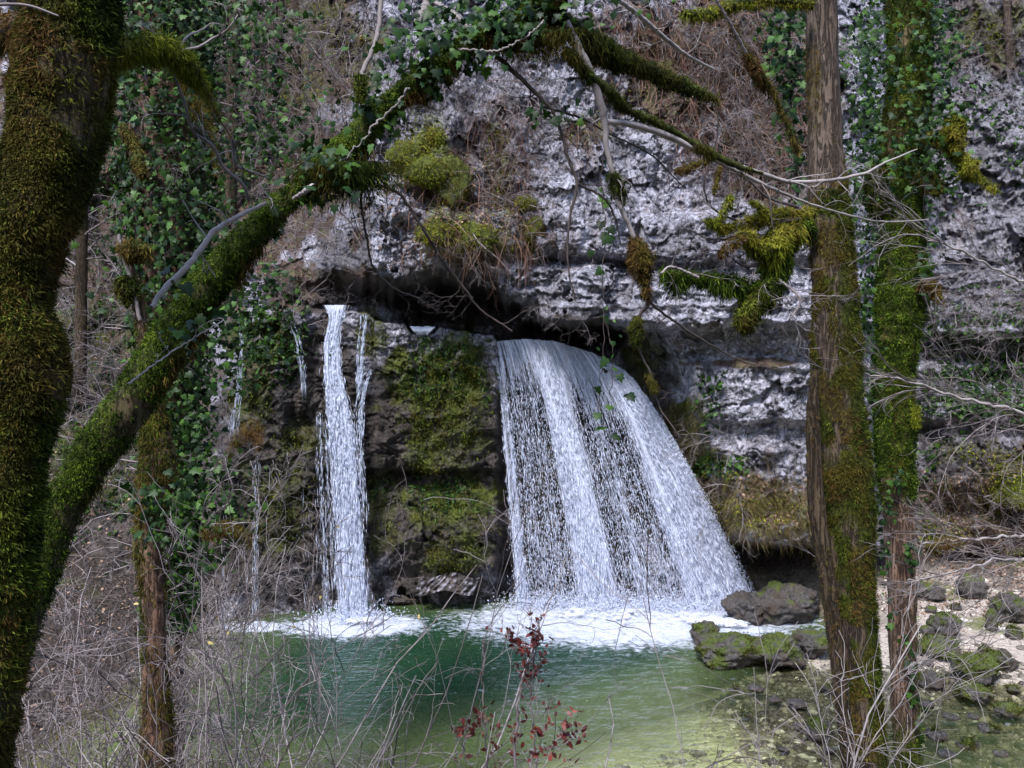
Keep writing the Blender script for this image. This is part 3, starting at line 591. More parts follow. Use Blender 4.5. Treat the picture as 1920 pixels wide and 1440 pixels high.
class Trunk:
    def __init__(s, px, Y0, Y1, n=160, k=40, rough=.06, ridge=.0, seed=0., shrink=0., freq=2.2):
        """px: list of (u, v, width px); Y distance runs from Y0 to Y1 along it"""
        px = np.array(px, float); t = np.linspace(0, 1, len(px)); Yd = Y0 + (Y1 - Y0) * t
        pts = P(px[:, 0], px[:, 1], Yd); rad = (px[:, 2] - 2 * shrink) / 2 / F * Yd
        s.c = catmull(pts, n); s.r = catmull(np.c_[rad, rad, rad], n)[:, 0].clip(.0015); s.T, s.A, s.B = frames(s.c)
        s.n, s.k = n, k; s.seed = seed; s.rough, s.ridge, s.freq = rough, ridge, freq
        a = np.arange(k) * 2 * np.pi / k; s.grid = s.at(np.arange(n)[:, None] + 0 * a[None], a[None] + 0 * np.arange(n)[:, None])[0]
    def at(s, i, a):
        i0 = np.clip(np.floor(i).astype(int), 0, s.n - 2); f = (i - i0)[..., None]
        g = lambda q: q[i0] * (1 - f) + q[i0 + 1] * f
        c, A, B = g(s.c), g(s.A), g(s.B); r = g(s.r[:, None])[..., 0]
        d = np.cos(a)[..., None] * A + np.sin(a)[..., None] * B
        q = c + d * r[..., None]; w = s.freq / np.maximum(r, .02)
        h = s.rough * fbm(q[..., 0] * w * .5 + s.seed, q[..., 1] * w * .5, q[..., 2] * w * .3, 4)
        if s.ridge: h = h - s.ridge * (ridged(np.cos(a) * 2.6 + s.seed, np.sin(a) * 2.6, q[..., 2] * .5 / np.maximum(r, .05) * .35, 4) - .9)
        return q + d * (r * h)[..., None], d
    def film(s, fm=None, fb=None):
        i = (np.arange(s.n)[:, None] + 0 * np.arange(s.k)[None]).ravel(); a = (np.arange(s.k) * 2 * np.pi / s.k)[None].repeat(s.n, 0).ravel(); p, d = s.at(i, a)
        return dict(moss=np.clip(fm(i / s.n, a, p, d) * 1.2, 0, 1) if fm else 0 * a, brn=np.clip(fb(i / s.n, a, p, d) * .9, 0, 1) if fb else 0 * a)
    def mesh(s):
        f = gridfaces(s.n, s.k, True); return MB().add(s.grid, [f[:, ::-1], np.arange(s.k)[None, ::-1], (np.arange(s.k) + (s.n - 1) * s.k)[None]])
    def moss(s, mb, n, L, W, mask=None, down=(.35, .75), tpl=(FR_V, FR_F), sink=.004, hang=0., jit=.3):
        m = int(n * 2.2); pr = s.r[np.clip(np.linspace(0, s.n - 1, 4000).astype(int), 0, s.n - 1)]; cdf = np.cumsum(pr); cdf /= cdf[-1]
        i = np.interp(rng.random(m), cdf, np.linspace(0, s.n - 1.001, 4000)); a = rng.random(m) * 2 * np.pi
        p, d = s.at(i, a); keep = np.ones(m, bool)
        if mask is not None: keep = rng.random(m) < mask(i / s.n, a, p, d)
        cl_ = 5 if n > 3000 else 3; p, d, i = p[keep][:n // cl_], d[keep][:n // cl_], i[keep][:n // cl_]
        p, d, i = np.repeat(p, cl_, 0), np.repeat(d, cl_, 0), np.repeat(i, cl_); cr = np.repeat(rng.normal(size=len(p) // cl_), cl_)
        p = p + rng.normal(size=p.shape) * L * .28; cj = np.repeat(rng.normal(size=(len(p) // cl_, 3)), cl_, 0) * .22; d = norm(d + cj)
        k = len(p); cl = .6 + .9 * np.clip(fbm(p[:, 0] * 9, p[:, 1] * 9, p[:, 2] * 9, 3) + .5, 0, 1.2)
        hg = 1 + hang * np.clip(-d[:, 2], 0, 1) * np.clip(fbm(p[:, 0] * 6, p[:, 1] * 6, 1.0, 2) + .6, 0, 2)
        dn = np.clip(down[0] + (down[1] - down[0]) * rng.random(k) + .25 * (hg > 1.3), 0, .95)
        ln = L * (.55 + .8 * rng.random(k)) * cl * hg
        rn = np.clip(.42 + .30 * fbm(p[:, 0] * 7, p[:, 1] * 7, p[:, 2] * 5, 3) + .22 * cr + .10 * rng.normal(size=k) + .22 * d[:, 2], 0, 1)  # tone lighter on upward sides: light from above put into the colour
        place(mb, tpl[0], tpl[1], p - d * sink + d * (sink * 2 * rng.random(k))[:, None], d, dn, ln, W * (.7 + .6 * rng.random(k)), rn, jit)
def ivy_on(mb, pos, nrm, size, tpl=(IVY_V, IVY_F), jit=.35, down=(.35, .8)):
    k = len(pos); dn = down[0] + (down[1] - down[0]) * rng.random(k); L = size * (.45 + 1.1 * rng.random(k) ** 1.5); 
    # leaf blade hangs down with its face outward
    ax = norm(nrm * .25 + np.array([0, 0, -1.0]) * dn[:, None] + rng.normal(size=pos.shape) * jit)
    Xv = norm(np.cross(ax, nrm + rng.normal(size=pos.shape) * .3 + 1e-4)); Zv = -np.cross(Xv, ax) * -1
    n, tv, tf = k, tpl[0], tpl[1]
    V, Fs, r = inst(tv, tf, pos, Xv, ax, Zv, L); mb.add(V, Fs, r)
# recursive bare twigs -------------------------------------------------------
def twigs(start, dirs, length, radius, levels=3, kids=5, droop=0., wob=.16, seg=10, spread=.7, lmul=.55, rmul=.55, curl=0.):
    """start (m,3), dirs (m,3); returns list of (pts, rad) per level, all vectorised"""
    out = []; st = np.asarray(start, float); dr = norm(np.asarray(dirs, float)); L = np.broadcast_to(np.asarray(length, float), (len(st),)).copy(); R = np.broadcast_to(np.asarray(radius, float), (len(st),)).copy()
    for lv in range(levels):
        m = len(st); pts = np.zeros((m, seg, 3)); pts[:, 0] = st; d = dr.copy(); bend = rng.normal(size=(m, 3)) * curl
        for j in range(1, seg):
            d = norm(d + rng.normal(size=(m, 3)) * wob + bend * .1 + np.array([0, 0, droop]) ); pts[:, j] = pts[:, j - 1] + d * (L / (seg - 1))[:, None]
        rad = R[:, None] * np.linspace(1, .35, seg)[None]; out.append((pts, rad))
        if lv == levels - 1: break
        i = np.repeat(np.arange(m), kids); t = .2 + .78 * rng.random(len(i)); x = t * (seg - 1); j = np.minimum(x.astype(int), seg - 2); fr = (x - j)[:, None]
        st2 = pts[i, j] * (1 - fr) + pts[i, j + 1] * fr; base = norm(pts[i, j + 1] - pts[i, j])
        dr = norm(base + spread * norm(rng.normal(size=base.shape)) ); st = st2; L2 = L[i] * lmul * (.5 + .8 * rng.random(len(i))) * (1.15 - .5 * t); R2 = np.maximum(R[i] * (1 - .6 * t) * rmul * 1.2, .0017)
        L, R = L2, R2
    return out
def add_twigs(mb, tw, k=3):
    for pts, rad in tw: mb.add(*tubes(pts, rad, k))
def tips(tw): return np.concatenate([p[:, 3:].reshape(-1, 3) for p, r in tw[-2:]])
def px_tube(mb, px, Y0, Y1, n=40, k=8, wob=0.0, rndv=.5):
    px = np.array(px, float); Yd = np.linspace(Y0, Y1, len(px)); c = catmull(P(px[:, 0], px[:, 1], Yd), n); r = catmull(np.c_[px[:, 2], px[:, 2], px[:, 2]] / 2 / F * Yd[:, None], n)[:, 0].clip(.001)
    if wob: c = c + wob * np.stack([fbm(np.arange(n) * .3, i * 7.1, px[0, 0] * .1, 3) for i in range(3)], -1)
    V, Fs, _ = tubes(c[None], r[None], k); mb.add(V, Fs, rndv); return c, r
def sidetw(c, r, m, L, spread=1., down=0., rr=.4, **kw):
    """side twigs all along a polyline"""
    i = rng.integers(len(c) // 8, len(c) - 1, m); t = norm(c[np.minimum(i + 1, len(c) - 1)] - c[np.maximum(i - 1, 0)])
    return twigs(c[i], t * .5 + rng.normal(size=(m, 3)) * [spread, spread * .6, spread] + [0, 0, down], L * (.4 + .9 * rng.random(m)), np.maximum(r[i] * rr, .0014), **kw)

# ================================================================== left foreground tree
t1 = Trunk([(150, -330, 186), (140, -60, 176), (132, 40, 178), (122, 150, 182), (102, 260, 172), (70, 370, 166), (38, 470, 156), (18, 560, 150), (42, 660, 160), (42, 730, 162), (20, 830, 146), (0, 950, 154), (-14, 1100, 158), (-42, 1300, 162), (-76, 1480, 170), (-110, 1900, 204)], 2.3, 2.2, 260, 56, .10, 0, 3., 14, 1.6)
T1 = empty('mossy_tree', (t1.c[-1][0], t1.c[-1][1], gz(-2.3, 2.2)), 'thick crooked trunk wrapped in feathery brown-green moss at the left edge, nearest to the viewer', 'tree', 'mossy riverside trees')
rngmask = lambda i, a, p, d: np.clip(.62 + 1.5 * fbm(p[:, 0] * 6, p[:, 1] * 6, p[:, 2] * 5, 3), .06, 1) * (p[:, 2] > 2.6)
kid(t1.mesh(), 'trunk', M['bark_dk'], T1, True, t1.film(rngmask)); mb = MB()
t1.moss(mb, 150000, .0145, .0105, rngmask, (.15, .6), sink=.006, jit=.35)
mb2 = MB()
t1.moss(mb2, 60000, .017, .011, lambda i, a, p, d: 1.6 * S(.05, .4, fbm(p[:, 0] * 3.5, p[:, 1] * 3.5, p[:, 2] * 2.2, 3) + .35 * (p[:, 0] > -1.12) * (p[:, 2] > 5.9) + .4 * S(5.0, 4.2, p[:, 2])), (.3, .9), jit=.5)
t1.moss(mb, 9000, .022, .012, lambda i, a, p, d: S(.1, .5, d[:, 0]) * (p[:, 2] > 2.6), (.25, .55), jit=.35)
kid(mb, 'moss', M['moss'], T1); kid(mb2, 'brown_moss', M['moss_br'], T1)
# side branch that arches right from the trunk
b1 = Trunk([(215, 92, 46), (262, 90, 44), (305, 92, 46), (345, 116, 38), (372, 150, 24), (392, 182, 17), (412, 225, 12), (436, 262, 9), (455, 315, 7), (500, 332, 4)], 2.35, 2.9, 90, 16, .12, 0, 5, 4)
kid(b1.mesh(), 'branch', M['bark'], T1, True)
mb = MB(); b1.moss(mb, 5200, .022, .009, lambda i, a, p, d: 1.1 * S(.62, .45, i) + .35 * (d[:, 2] > .2), (.3, .85), hang=1.3); kid(mb, 'branch_moss', M['moss_b'], T1)
mb = MB(); c, r = px_tube(mb, [(315, 110, 5), (345, 190, 5), (362, 245, 6), (400, 275, 6), (420, 315, 6), (455, 345, 7), (467, 378, 5)], 2.6, 2.9)
add_twigs(mb, sidetw(c, r, 9, .16, levels=2, kids=3, curl=1., droop=-.02)); c, r = px_tube(mb, [(-30, 10, 7), (20, 8, 6), (60, 12, 5), (110, 30, 3)], 2.1, 2.1)
c, r = px_tube(mb, [(436, 262, 7), (440, 300, 6), (445, 312, 6), (480, 325, 5), (505, 334, 3)], 2.8, 2.9); add_twigs(mb, sidetw(c, r, 5, .15, levels=2, kids=3, curl=1.))
add_twigs(mb, sidetw(b1.c, b1.r, 10, .22, levels=2, kids=3, curl=1., droop=-.02, rr=.2)); kid(mb, 'twigs', M['twig'], T1)
b = Trunk([(-120, 60, 60), (-40, 62, 60), (20, 55, 55), (50, 50, 50)], 2.6, 2.3, 40, 16, .12, 0, 8, 5); kid(b.mesh(), 'branch', M['bark_dk'], T1, True); mb = MB(); b.moss(mb, 2600, .026, .011, None, (.3, .9), hang=1.); kid(mb, 'branch_moss', M['moss_br'], T1)

# ================================================================== leaning arch tree
t2 = Trunk([(-330, 2050, 122), (-120, 1620, 109), (-20, 1330, 94), (55, 1120, 88), (110, 970, 88), (165, 870, 91), (240, 765, 96), (312, 655, 91), (368, 565, 85), (430, 488, 75), (500, 412, 66), (560, 358, 52), (610, 310, 61), (655, 275, 66), (715, 210, 58), (780, 155, 55), (840, 110, 52), (900, 68, 52), (960, 40, 49), (1010, 10, 52), (1060, -70, 55), (1130, -220, 52)], 2.75, 3.5, 320, 40, .10, 0, 13., 9, 2.)
T2 = empty('leaning_tree', (t2.c[0][0], t2.c[0][1], gz(-2.4, 2.75)), 'slanting mossy trunk that rises from lower left and arches over the pool', 'tree', 'mossy riverside trees')
m2 = lambda i, a, p, d: np.clip(.7 + .9 * fbm(p[:, 0] * 6, p[:, 1] * 6, p[:, 2] * 5, 3) + .5 * d[:, 2] + .3 * (i > .3), .12, 1) * (p[:, 2] > 2.6)
kid(t2.mesh(), 'trunk', M['bark_dk'], T2, True, t2.film(m2)); mb = MB(); t2.moss(mb, 130000, .0125, .009, m2, (.2, .65), sink=.004, hang=.5, jit=.35)
kid(mb, 'moss', M['moss_g'], T2)
mb = MB(); t2.moss(mb, 9000, .03, .011, lambda i, a, p, d: S(.2, .7, -d[:, 2]) * S(.0, .4, fbm(p[:, 0] * 3, p[:, 1] * 3, p[:, 2] * 3, 2) + .1), (.6, .95), hang=1.6); kid(mb, 'brown_moss', M['moss_br'], T2)
# hanging moss bulge
mb = MB(); n = 9000; q = P(655 + 42 * rng.normal(size=n), 300 + np.abs(rng.normal(size=n)) * 28, 3.12 + .05 * rng.normal(size=n)); d = norm(q - P(655, 300, 3.12)[None] + rng.normal(size=q.shape) * .02)
place(mb, FR_V, FR_F, q, d, .5 + .4 * rng.random(n), .03 * (.6 + rng.random(n)), .011 * (.7 + .6 * rng.random(n)), np.clip(.32 + .22 * rng.normal(size=n), 0, 1))
n = 2600; q = P(676 + 5 * rng.normal(size=n), 140 + 50 * rng.random(n), 3.12 + .015 * rng.normal(size=n)); place(mb, FR_V, FR_F, q, norm(rng.normal(size=q.shape)), .3 + .4 * rng.random(n), .02 + 0 * q[:, 0], .009 + 0 * q[:, 0])
n = 5200; q = P(1010 + 34 * rng.normal(size=n), 48 + np.abs(rng.normal(size=n)) * 26, 3.45 + .05 * rng.normal(size=n)); place(mb, FR_V, FR_F, q, norm(rng.normal(size=q.shape)), .5 + .4 * rng.random(n), .03 * (.6 + rng.random(n)), .011 + 0 * q[:, 0], np.clip(.3 + .2 * rng.normal(size=n), 0, 1))
kid(mb, 'hanging_moss', M['moss'], T2)
# limbs
def limb(root, px, Y0, Y1, mat='twig', n=70, k=8, moss=None, name='branch', wob=.004, tw=0, L=.2, **kw):
    mb = MB(); c, r = px_tube(mb, px, Y0, Y1, n, k, wob, rng.random())
    if tw: add_twigs(mb, sidetw(c, r, tw, L, **dict(dict(levels=2, kids=3, curl=1.), **kw)))
    kid(mb, name, M[mat], root, True)
    return c, r
def moss_limb(root, px, Y0, Y1, n, L=.02, mat='moss', hang=1., mask=None, W=None):
    b = Trunk(px, Y0, Y1, 90, 14, .5, 0, px[0][0] * .1, 0, 1.1); o = kid(b.mesh(), 'branch', M['bark_dk'], root, True, b.film(lambda i, a, p, d: .8 + 0 * a)); mb = MB(); b.moss(mb, int(n * 1.5), L, W or L * .6, mask, (.3, .85), hang=hang); kid(mb, 'branch_moss', M[mat], root, sub=o); return b
moss_limb(T2, [(1030, 20, 26), (1075, 55, 30), (1120, 85, 38), (1170, 112, 34), (1225, 135, 20), (1280, 160, 22), (1345, 188, 9)], 3.5, 4.2, 7500, .022)
limb(T2, [(1062, 40, 13), (1085, 90, 16), (1108, 140, 16), (1128, 200, 15), (1134, 235, 12), (1140, 290, 10), (1152, 335, 9), (1160, 380, 9), (1178, 420, 9), (1195, 460, 9)], 3.5, 3.7, 'limb', tw=6, L=.2)
moss_limb(T2, [(1146, 322, 12), (1158, 350, 22), (1168, 385, 10)], 3.64, 3.67, 1300, .016, 'moss')
moss_limb(T2, [(1188, 440, 10), (1196, 470, 32), (1205, 500, 34), (1210, 530, 14), (1214, 560, 9)], 3.7, 3.72, 2600, .022, 'moss_br')
limb(T2, [(1212, 540, 14), (1218, 565, 9), (1200, 590, 6), (1192, 620, 5), (1200, 660, 4), (1220, 700, 4), (1235, 760, 3), (1275, 820, 3)], 3.72, 3.8, 'twig_dk', tw=4, L=.12)
moss_limb(T2, [(1195, 592, 8), (1193, 620, 22), (1194, 650, 8)], 3.73, 3.73, 1100, .016); moss_limb(T2, [(1217, 700, 6), (1224, 722, 14), (1230, 738, 6)], 3.75, 3.75, 500, .014)
limb(T2, [(1216, 565, 6), (1260, 600, 5), (1330, 645, 4), (1400, 680, 3), (1500, 700, 2)], 3.72, 4.2, 'twig_dk', tw=5, L=.15)
c, r = limb(T2, [(1134, 228, 10), (1180, 232, 12), (1240, 250, 13), (1300, 278, 11), (1350, 300, 10), (1410, 320, 9), (1480, 340, 8), (1560, 337, 7), (1620, 325, 6), (1660, 305, 4), (1720, 280, 2)], 3.6, 4.4, 'limb', tw=14, L=.22, down=-.8)
limb(T2, [(1330, 296, 8), (1380, 320, 8), (1440, 350, 7), (1500, 375, 5), (1560, 395, 4), (1650, 415, 3), (1740, 412, 2)], 4.0, 4.5, 'limb', tw=8, L=.25)
moss_limb(T2, [(1060, 90, 10), (1100, 135, 14), (1145, 175, 20), (1175, 205, 12), (1220, 225, 14), (1270, 250, 12), (1330, 285, 12), (1380, 310, 12), (1430, 325, 5)], 3.45, 4.0, 4200, .015, 'moss', 1.4, lambda i, a, p, d: np.clip(.4 + 1.6 * fbm(p[:, 0] * 3, 0, p[:, 2] * 3, 2), 0, 1))
limb(T2, [(930, 105, 9), (970, 140, 9), (1010, 180, 8), (1040, 215, 6), (1055, 260, 6), (1068, 305, 6), (1082, 345, 6), (1070, 400, 5), (1064, 460, 4), (1068, 520, 3), (1080, 560, 2)], 3.4, 3.6, 'twig_dk', tw=10, L=.22)
limb(T2, [(1082, 345, 5), (1130, 370, 4), (1150, 400, 4), (1165, 460, 2)], 3.5, 3.6, 'twig_dk', tw=3, L=.15); limb(T2, [(1020, 200, 5), (1090, 222, 4), (1140, 250, 3), (1220, 290, 3), (1280, 350, 2)], 3.5, 3.9, 'twig_dk', tw=5)
limb(T2, [(690, 345, 6), (745, 360, 6), (775, 400, 6), (800, 440, 6), (830, 490, 6), (870, 540, 5), (900, 580, 4), (960, 620, 3)], 3.2, 3.6, 'twig_dk', tw=12, L=.26, levels=3, down=-.3)
limb(T2, [(675, 360, 6), (680, 400, 5), (688, 450, 5), (700, 500, 4), (740, 540, 3), (790, 560, 2)], 3.2, 3.4, 'twig_dk', tw=8, L=.2, levels=3)
limb(T2, [(676, 160, 7), (682, 130, 9), (700, 90, 9), (712, 40, 9), (715, -60, 8)], 3.1, 3.4, 'limb'); limb(T2, [(782, 45, 16), (795, 20, 18), (815, -20, 20), (850, -120, 20)], 3.4, 3.6, 'limb'); limb(T2, [(815, 5, 8), (850, 25, 8), (880, 55, 7)], 3.5, 3.4, 'limb')
limb(T2, [(585, 350, 11), (550, 372, 5)], 3.0, 3.0, 'limb'); limb(T2, [(283, 575, 9), (310, 540, 11), (345, 505, 11), (375, 470, 11), (400, 435, 10), (435, 412, 9), (468, 395, 7), (500, 380, 7)], 2.6, 2.9, 'limb', tw=5, L=.15)
limb(T2, [(1160, 0, 8), (1200, 30, 9), (1245, 70, 8), (1290, 105, 6), (1340, 130, 4)], 3.6, 4.2, 'limb', tw=6)
limb(T2, [(860, 92, 4), (930, 95, 4), (985, 70, 3), (1020, 40, 3)], 3.2, 3.2, 'limb', wob=.01); limb(T2, [(765, 165, 4), (740, 200, 4), (700, 235, 4), (680, 265, 3), (640, 300, 3)], 2.95, 2.95, 'limb', wob=.01)
limb(T2, [(240, 720, 4), (330, 655, 3), (420, 600, 2)], 2.6, 2.7, 'limb', tw=4, L=.12)
# ivy on the arch
mb = MB(); n = 900; i = rng.random(n) ** .8 * 150 + 150; sel = fbm(i * .12, 3.1, 0, 2) > -.05; i = i[sel]; a = rng.random(len(i)) * 6.28; p, d = t2.at(np.clip(i, 0, 300), a)
ivy_on(mb, p + d * (.02 + .04 * rng.random(len(i)))[:, None], d, .036)
for (cu, cv, su, sv, k, Y) in [(810, 60, 40, 28, 90, 3.3), (870, 30, 70, 25, 110, 3.35), (740, 80, 35, 22, 45, 3.15), (720, 130, 22, 18, 14, 3.05), (620, 300, 35, 28, 60, 3.0), (1050, 10, 90, 22, 90, 3.4), (960, 40, 60, 22, 60, 3.3), (1045, 212, 28, 14, 26, 3.5), (1000, 208, 12, 6, 5, 3.5), (930, 60, 50, 30, 50, 3.3), (380, 600, 30, 20, 14, 2.75), (340, 640, 20, 20, 12, 2.75), (330, 545, 20, 20, 6, 2.7)]:
    q = P(cu + su * rng.normal(size=k), cv + sv * rng.normal(size=k), Y + .08 * rng.normal(size=k)); ivy_on(mb, q, norm(np.c_[rng.normal(size=(k, 1)) * .4, -np.ones((k, 1)), .3 + .3 * rng.normal(size=(k, 1))]), .038)
kid(mb, 'ivy', M['ivy'], T2)
# hanging ivy vine
vn = empty('ivy_vine', P(1132, 330, 3.65), 'thin ivy string with few heart-shaped leaves dangling in front of the broad fall', 'climbing plant')
mb = MB(); px_tube(mb, [(1140, 235, 2.2), (1128, 330, 2.2), (1134, 420, 2), (1130, 520, 2), (1132, 620, 1.8), (1128, 700, 1.6), (1120, 790, 1.4)], 3.62, 3.75, 70, 4, .01); px_tube(mb, [(1134, 600, 1.8), (1148, 660, 1.6), (1144, 740, 1.2)], 3.7, 3.72, 40, 4, .01); kid(mb, 'stem', M['twig_dk'], vn)
mb = MB(); vv = np.array([330, 345, 352, 368, 372, 415, 425, 440, 470, 500, 505, 575, 592, 600, 628, 640, 652, 665, 672, 690, 694, 702, 720, 726, 735, 738, 760, 775, 800, 815, 840, 300, 290]); n = len(vv)
q = P(1135 + 14 * rng.normal(size=n) + (vv > 560) * 4, vv, 3.68 + .03 * rng.normal(size=n)); 
for j in range(n):
    mb = MB(); ivy_on(mb, q[j:j + 1], norm(np.c_[rng.normal(size=(1, 1)) * .4, -1, .1]), .055 if vv[j] < 450 else .042, jit=.2); kid(mb, 'leaf', M['ivy'], vn)

# ================================================================== right foreground trees
t3 = Trunk([(1536, -320, 65), (1538, -60, 62), (1541, 60, 60), (1543, 150, 62), (1547, 260, 65), (1550, 330, 72), (1555, 420, 77), (1562, 520, 80), (1566, 620, 86), (1570, 720, 88), (1580, 850, 95), (1588, 960, 95), (1590, 1080, 88), (1600, 1200, 86), (1612, 1320, 78), (1625, 1440, 73), (1645, 1700, 75), (1680, 2150, 99)], 6.1, 5.8, 260, 56, .05, .09, 21., 3, 1.3)
T3 = empty('bark_tree', (t3.c[-1][0], t3.c[-1][1], gz(2.7, 5.8)), 'straight trunk with bare brown bark above and moss down its right side', 'tree', 'mossy riverside trees')
t3b = Trunk([(1528, 690, 10), (1525, 760, 22), (1526, 850, 26), (1532, 960, 30), (1546, 1050, 30), (1556, 1120, 28), (1566, 1200, 26), (1582, 1350, 24), (1596, 1500, 30), (1615, 2100, 34)], 5.75, 5.75, 120, 20, .1, .1, 4); kid(t3b.mesh(), 'side_stem', M['bark_dk'], T3, True)
vv_ = lambda p: 720 - (p[:, 2] - CZ) / p[:, 1] * F
m3 = lambda i, a, p, d: np.clip(1.25 * S(-.25, .4, d[:, 0] + .45 * fbm(p[:, 0] * 4, p[:, 1] * 4, p[:, 2] * 2.2, 4)) * S(330, 440, vv_(p)) + 1.0 * S(.05, .3, fbm(p[:, 0] * 5, p[:, 1] * 5, p[:, 2] * 3, 3)) * S(255, 290, vv_(p)) + .9 * S(840, 900, vv_(p)) * S(1010, 940, vv_(p)), 0, 1) * (p[:, 2] > 1.8)
b3 = lambda i, a, p, d: np.clip(S(.05, .35, fbm(p[:, 0] * 4 + 9, p[:, 1] * 4, p[:, 2] * 2.5, 4) - .3 * d[:, 0]) * S(250, 420, vv_(p)) + .5 * S(0, .4, -d[:, 0] - .3) * S(40, 120, vv_(p)) * S(260, 200, vv_(p)), 0, 1) * (p[:, 2] > 1.8)
kid(t3.mesh(), 'trunk', M['bark'], T3, True, t3.film(m3, b3)); mb = MB(); t3.moss(mb, 90000, .022, .015, m3, (.2, .65), hang=.2, jit=.4)
kid(mb, 'moss', M['moss'], T3)
mb = MB(); t3.moss(mb, 26000, .024, .014, b3, (.5, .95)); t3b.moss(mb, 4000, .02, .009, lambda i, a, p, d: (p[:, 2] > 1.8) * .9, (.4, .9)); kid(mb, 'brown_moss', M['moss_br'], T3)
# mossy branch cluster that juts left from it
for px in [[(1450, 480, 8), (1400, 500, 5), (1350, 470, 3), (1300, 480, 2)], [(1500, 390, 6), (1440, 370, 5), (1390, 330, 3), (1300, 310, 2)], [(1400, 440, 6), (1340, 450, 4), (1290, 430, 2)], [(1455, 520, 6), (1500, 560, 4), (1480, 600, 3)]]: limb(T3, px, 5.7, 5.4, 'twig', tw=12, L=.3, levels=3)
moss_limb(T3, [(1520, 400, 24), (1480, 402, 18), (1440, 405, 20), (1400, 415, 14), (1365, 425, 10), (1340, 420, 8), (1325, 410, 4)], 5.9, 5.4, 4200, .028, 'moss_b', 1.3)
moss_limb(T3, [(1500, 430, 18), (1465, 445, 34), (1440, 470, 30), (1400, 450, 20), (1390, 440, 10)], 5.8, 5.5, 4200, .036, 'moss_b', 2.4)
moss_limb(T3, [(1520, 420, 26), (1470, 440, 40), (1455, 490, 44), (1450, 530, 32), (1415, 545, 26), (1370, 530, 24), (1310, 522, 20), (1262, 518, 16), (1240, 512, 9)], 5.9, 5.5, 9500, .038, 'moss_g', 2.2)
moss_limb(T3, [(1450, 530, 24), (1425, 555, 28), (1400, 590, 26), (1392, 612, 12)], 5.7, 5.6, 3200, .04, 'moss', 2.2)
moss_limb(T3, [(1372, 395, 5), (1368, 370, 10), (1350, 410, 12), (1330, 420, 8)], 5.5, 5.5, 900, .02, 'moss_b')
moss_limb(T3, [(1440, 405, 12), (1420, 385, 10), (1405, 378, 5)], 5.6, 5.5, 700, .02, 'moss_b'); moss_limb(T3, [(1400, 440, 10), (1365, 460, 12), (1350, 480, 6)], 5.5, 5.5, 900, .024, 'moss_br')
limb(T3, [(1500, 410, 7), (1430, 420, 5), (1350, 400, 4), (1320, 350, 3), (1345, 250, 3), (1340, 150, 2)], 5.8, 5.2, 'twig_dk', tw=16, L=.4, levels=3)
limb(T3, [(1310, 520, 5), (1260, 500, 4), (1240, 512, 3)], 5.5, 5.4, 'twig', tw=6, L=.3, levels=3)
moss_limb(T3, [(1500, 290, 10), (1450, 175, 8), (1420, 140, 18), (1395, 90, 8), (1370, 40, 5)], 5.4, 5.0, 1900, .024, 'moss_br', 1.2); limb(T3, [(1400, 100, 5), (1370, 45, 5), (1330, -20, 5)], 5.0, 4.8, 'twig')
moss_limb(T3, [(1280, 25, 10), (1330, 25, 16), (1380, 8, 20), (1440, 0, 14), (1520, 8, 20)], 5.2, 5.9, 3200, .024, 'moss_b', .8)
moss_limb(T3, [(1350, 310, 3), (1345, 335, 9), (1338, 365, 4)], 4.2, 4.2, 500, .014, 'moss_br'); moss_limb(T3, [(1265, 320, 5), (1290, 314, 12), (1325, 300, 5)], 4.2, 4.2, 700, .015, 'moss_br')
t4 = Trunk([(1700, -320, 86), (1700, -60, 83), (1705, 60, 83), (1703, 150, 83), (1698, 240, 88), (1695, 330, 86), (1692, 410, 77), (1690, 480, 86), (1690, 560, 94), (1682, 640, 81), (1676, 720, 76), (1678, 820, 76), (1682, 900, 72), (1686, 980, 63), (1690, 1100, 59), (1694, 1250, 58), (1702, 1440, 56), (1715, 1700, 63), (1730, 2000, 90)], 7.2, 6.9, 260, 48, .12, .10, 31., 6, 1.4)
T4 = empty('ivy_clad_tree', (t4.c[-1][0], t4.c[-1][1], gz(3.6, 6.9)), 'lumpy trunk thick with moss and ivy above, reddish bark below, beside the bare brown trunk', 'tree', 'mossy riverside trees')
m4 = lambda i, a, p, d: np.clip((.75 + .45 * S(200, 480, vv_(p)) + .8 * fbm(p[:, 0] * 3.5, p[:, 1] * 3.5, p[:, 2] * 2, 3)) * S(960, 860, vv_(p) + 60 * fbm(p[:, 0] * 5, p[:, 1] * 5, p[:, 2] * 3, 2)) + .3 * S(.2, .8, d[:, 0]) * S(1100, 1200, vv_(p)) + .7 * S(1330, 1400, vv_(p)), 0, 1) * (p[:, 2] > 1.2)
kid(t4.mesh(), 'trunk', M['bark_red'], T4, True, t4.film(m4)); mb = MB(); t4.moss(mb, 100000, .027, .018, m4, (.2, .7), hang=.3, jit=.45)
kid(mb, 'moss', M['moss_g'], T4)
mb = MB(); t4.moss(mb, 14000, .026, .011, lambda i, a, p, d: S(.1, .45, fbm(p[:, 0] * 3 + 4, p[:, 1] * 3, p[:, 2] * 1.5, 3) + .3 * S(400, 100, vv_(p))) * S(1000, 880, vv_(p)), (.4, .9)); kid(mb, 'brown_moss', M['moss_br'], T4)
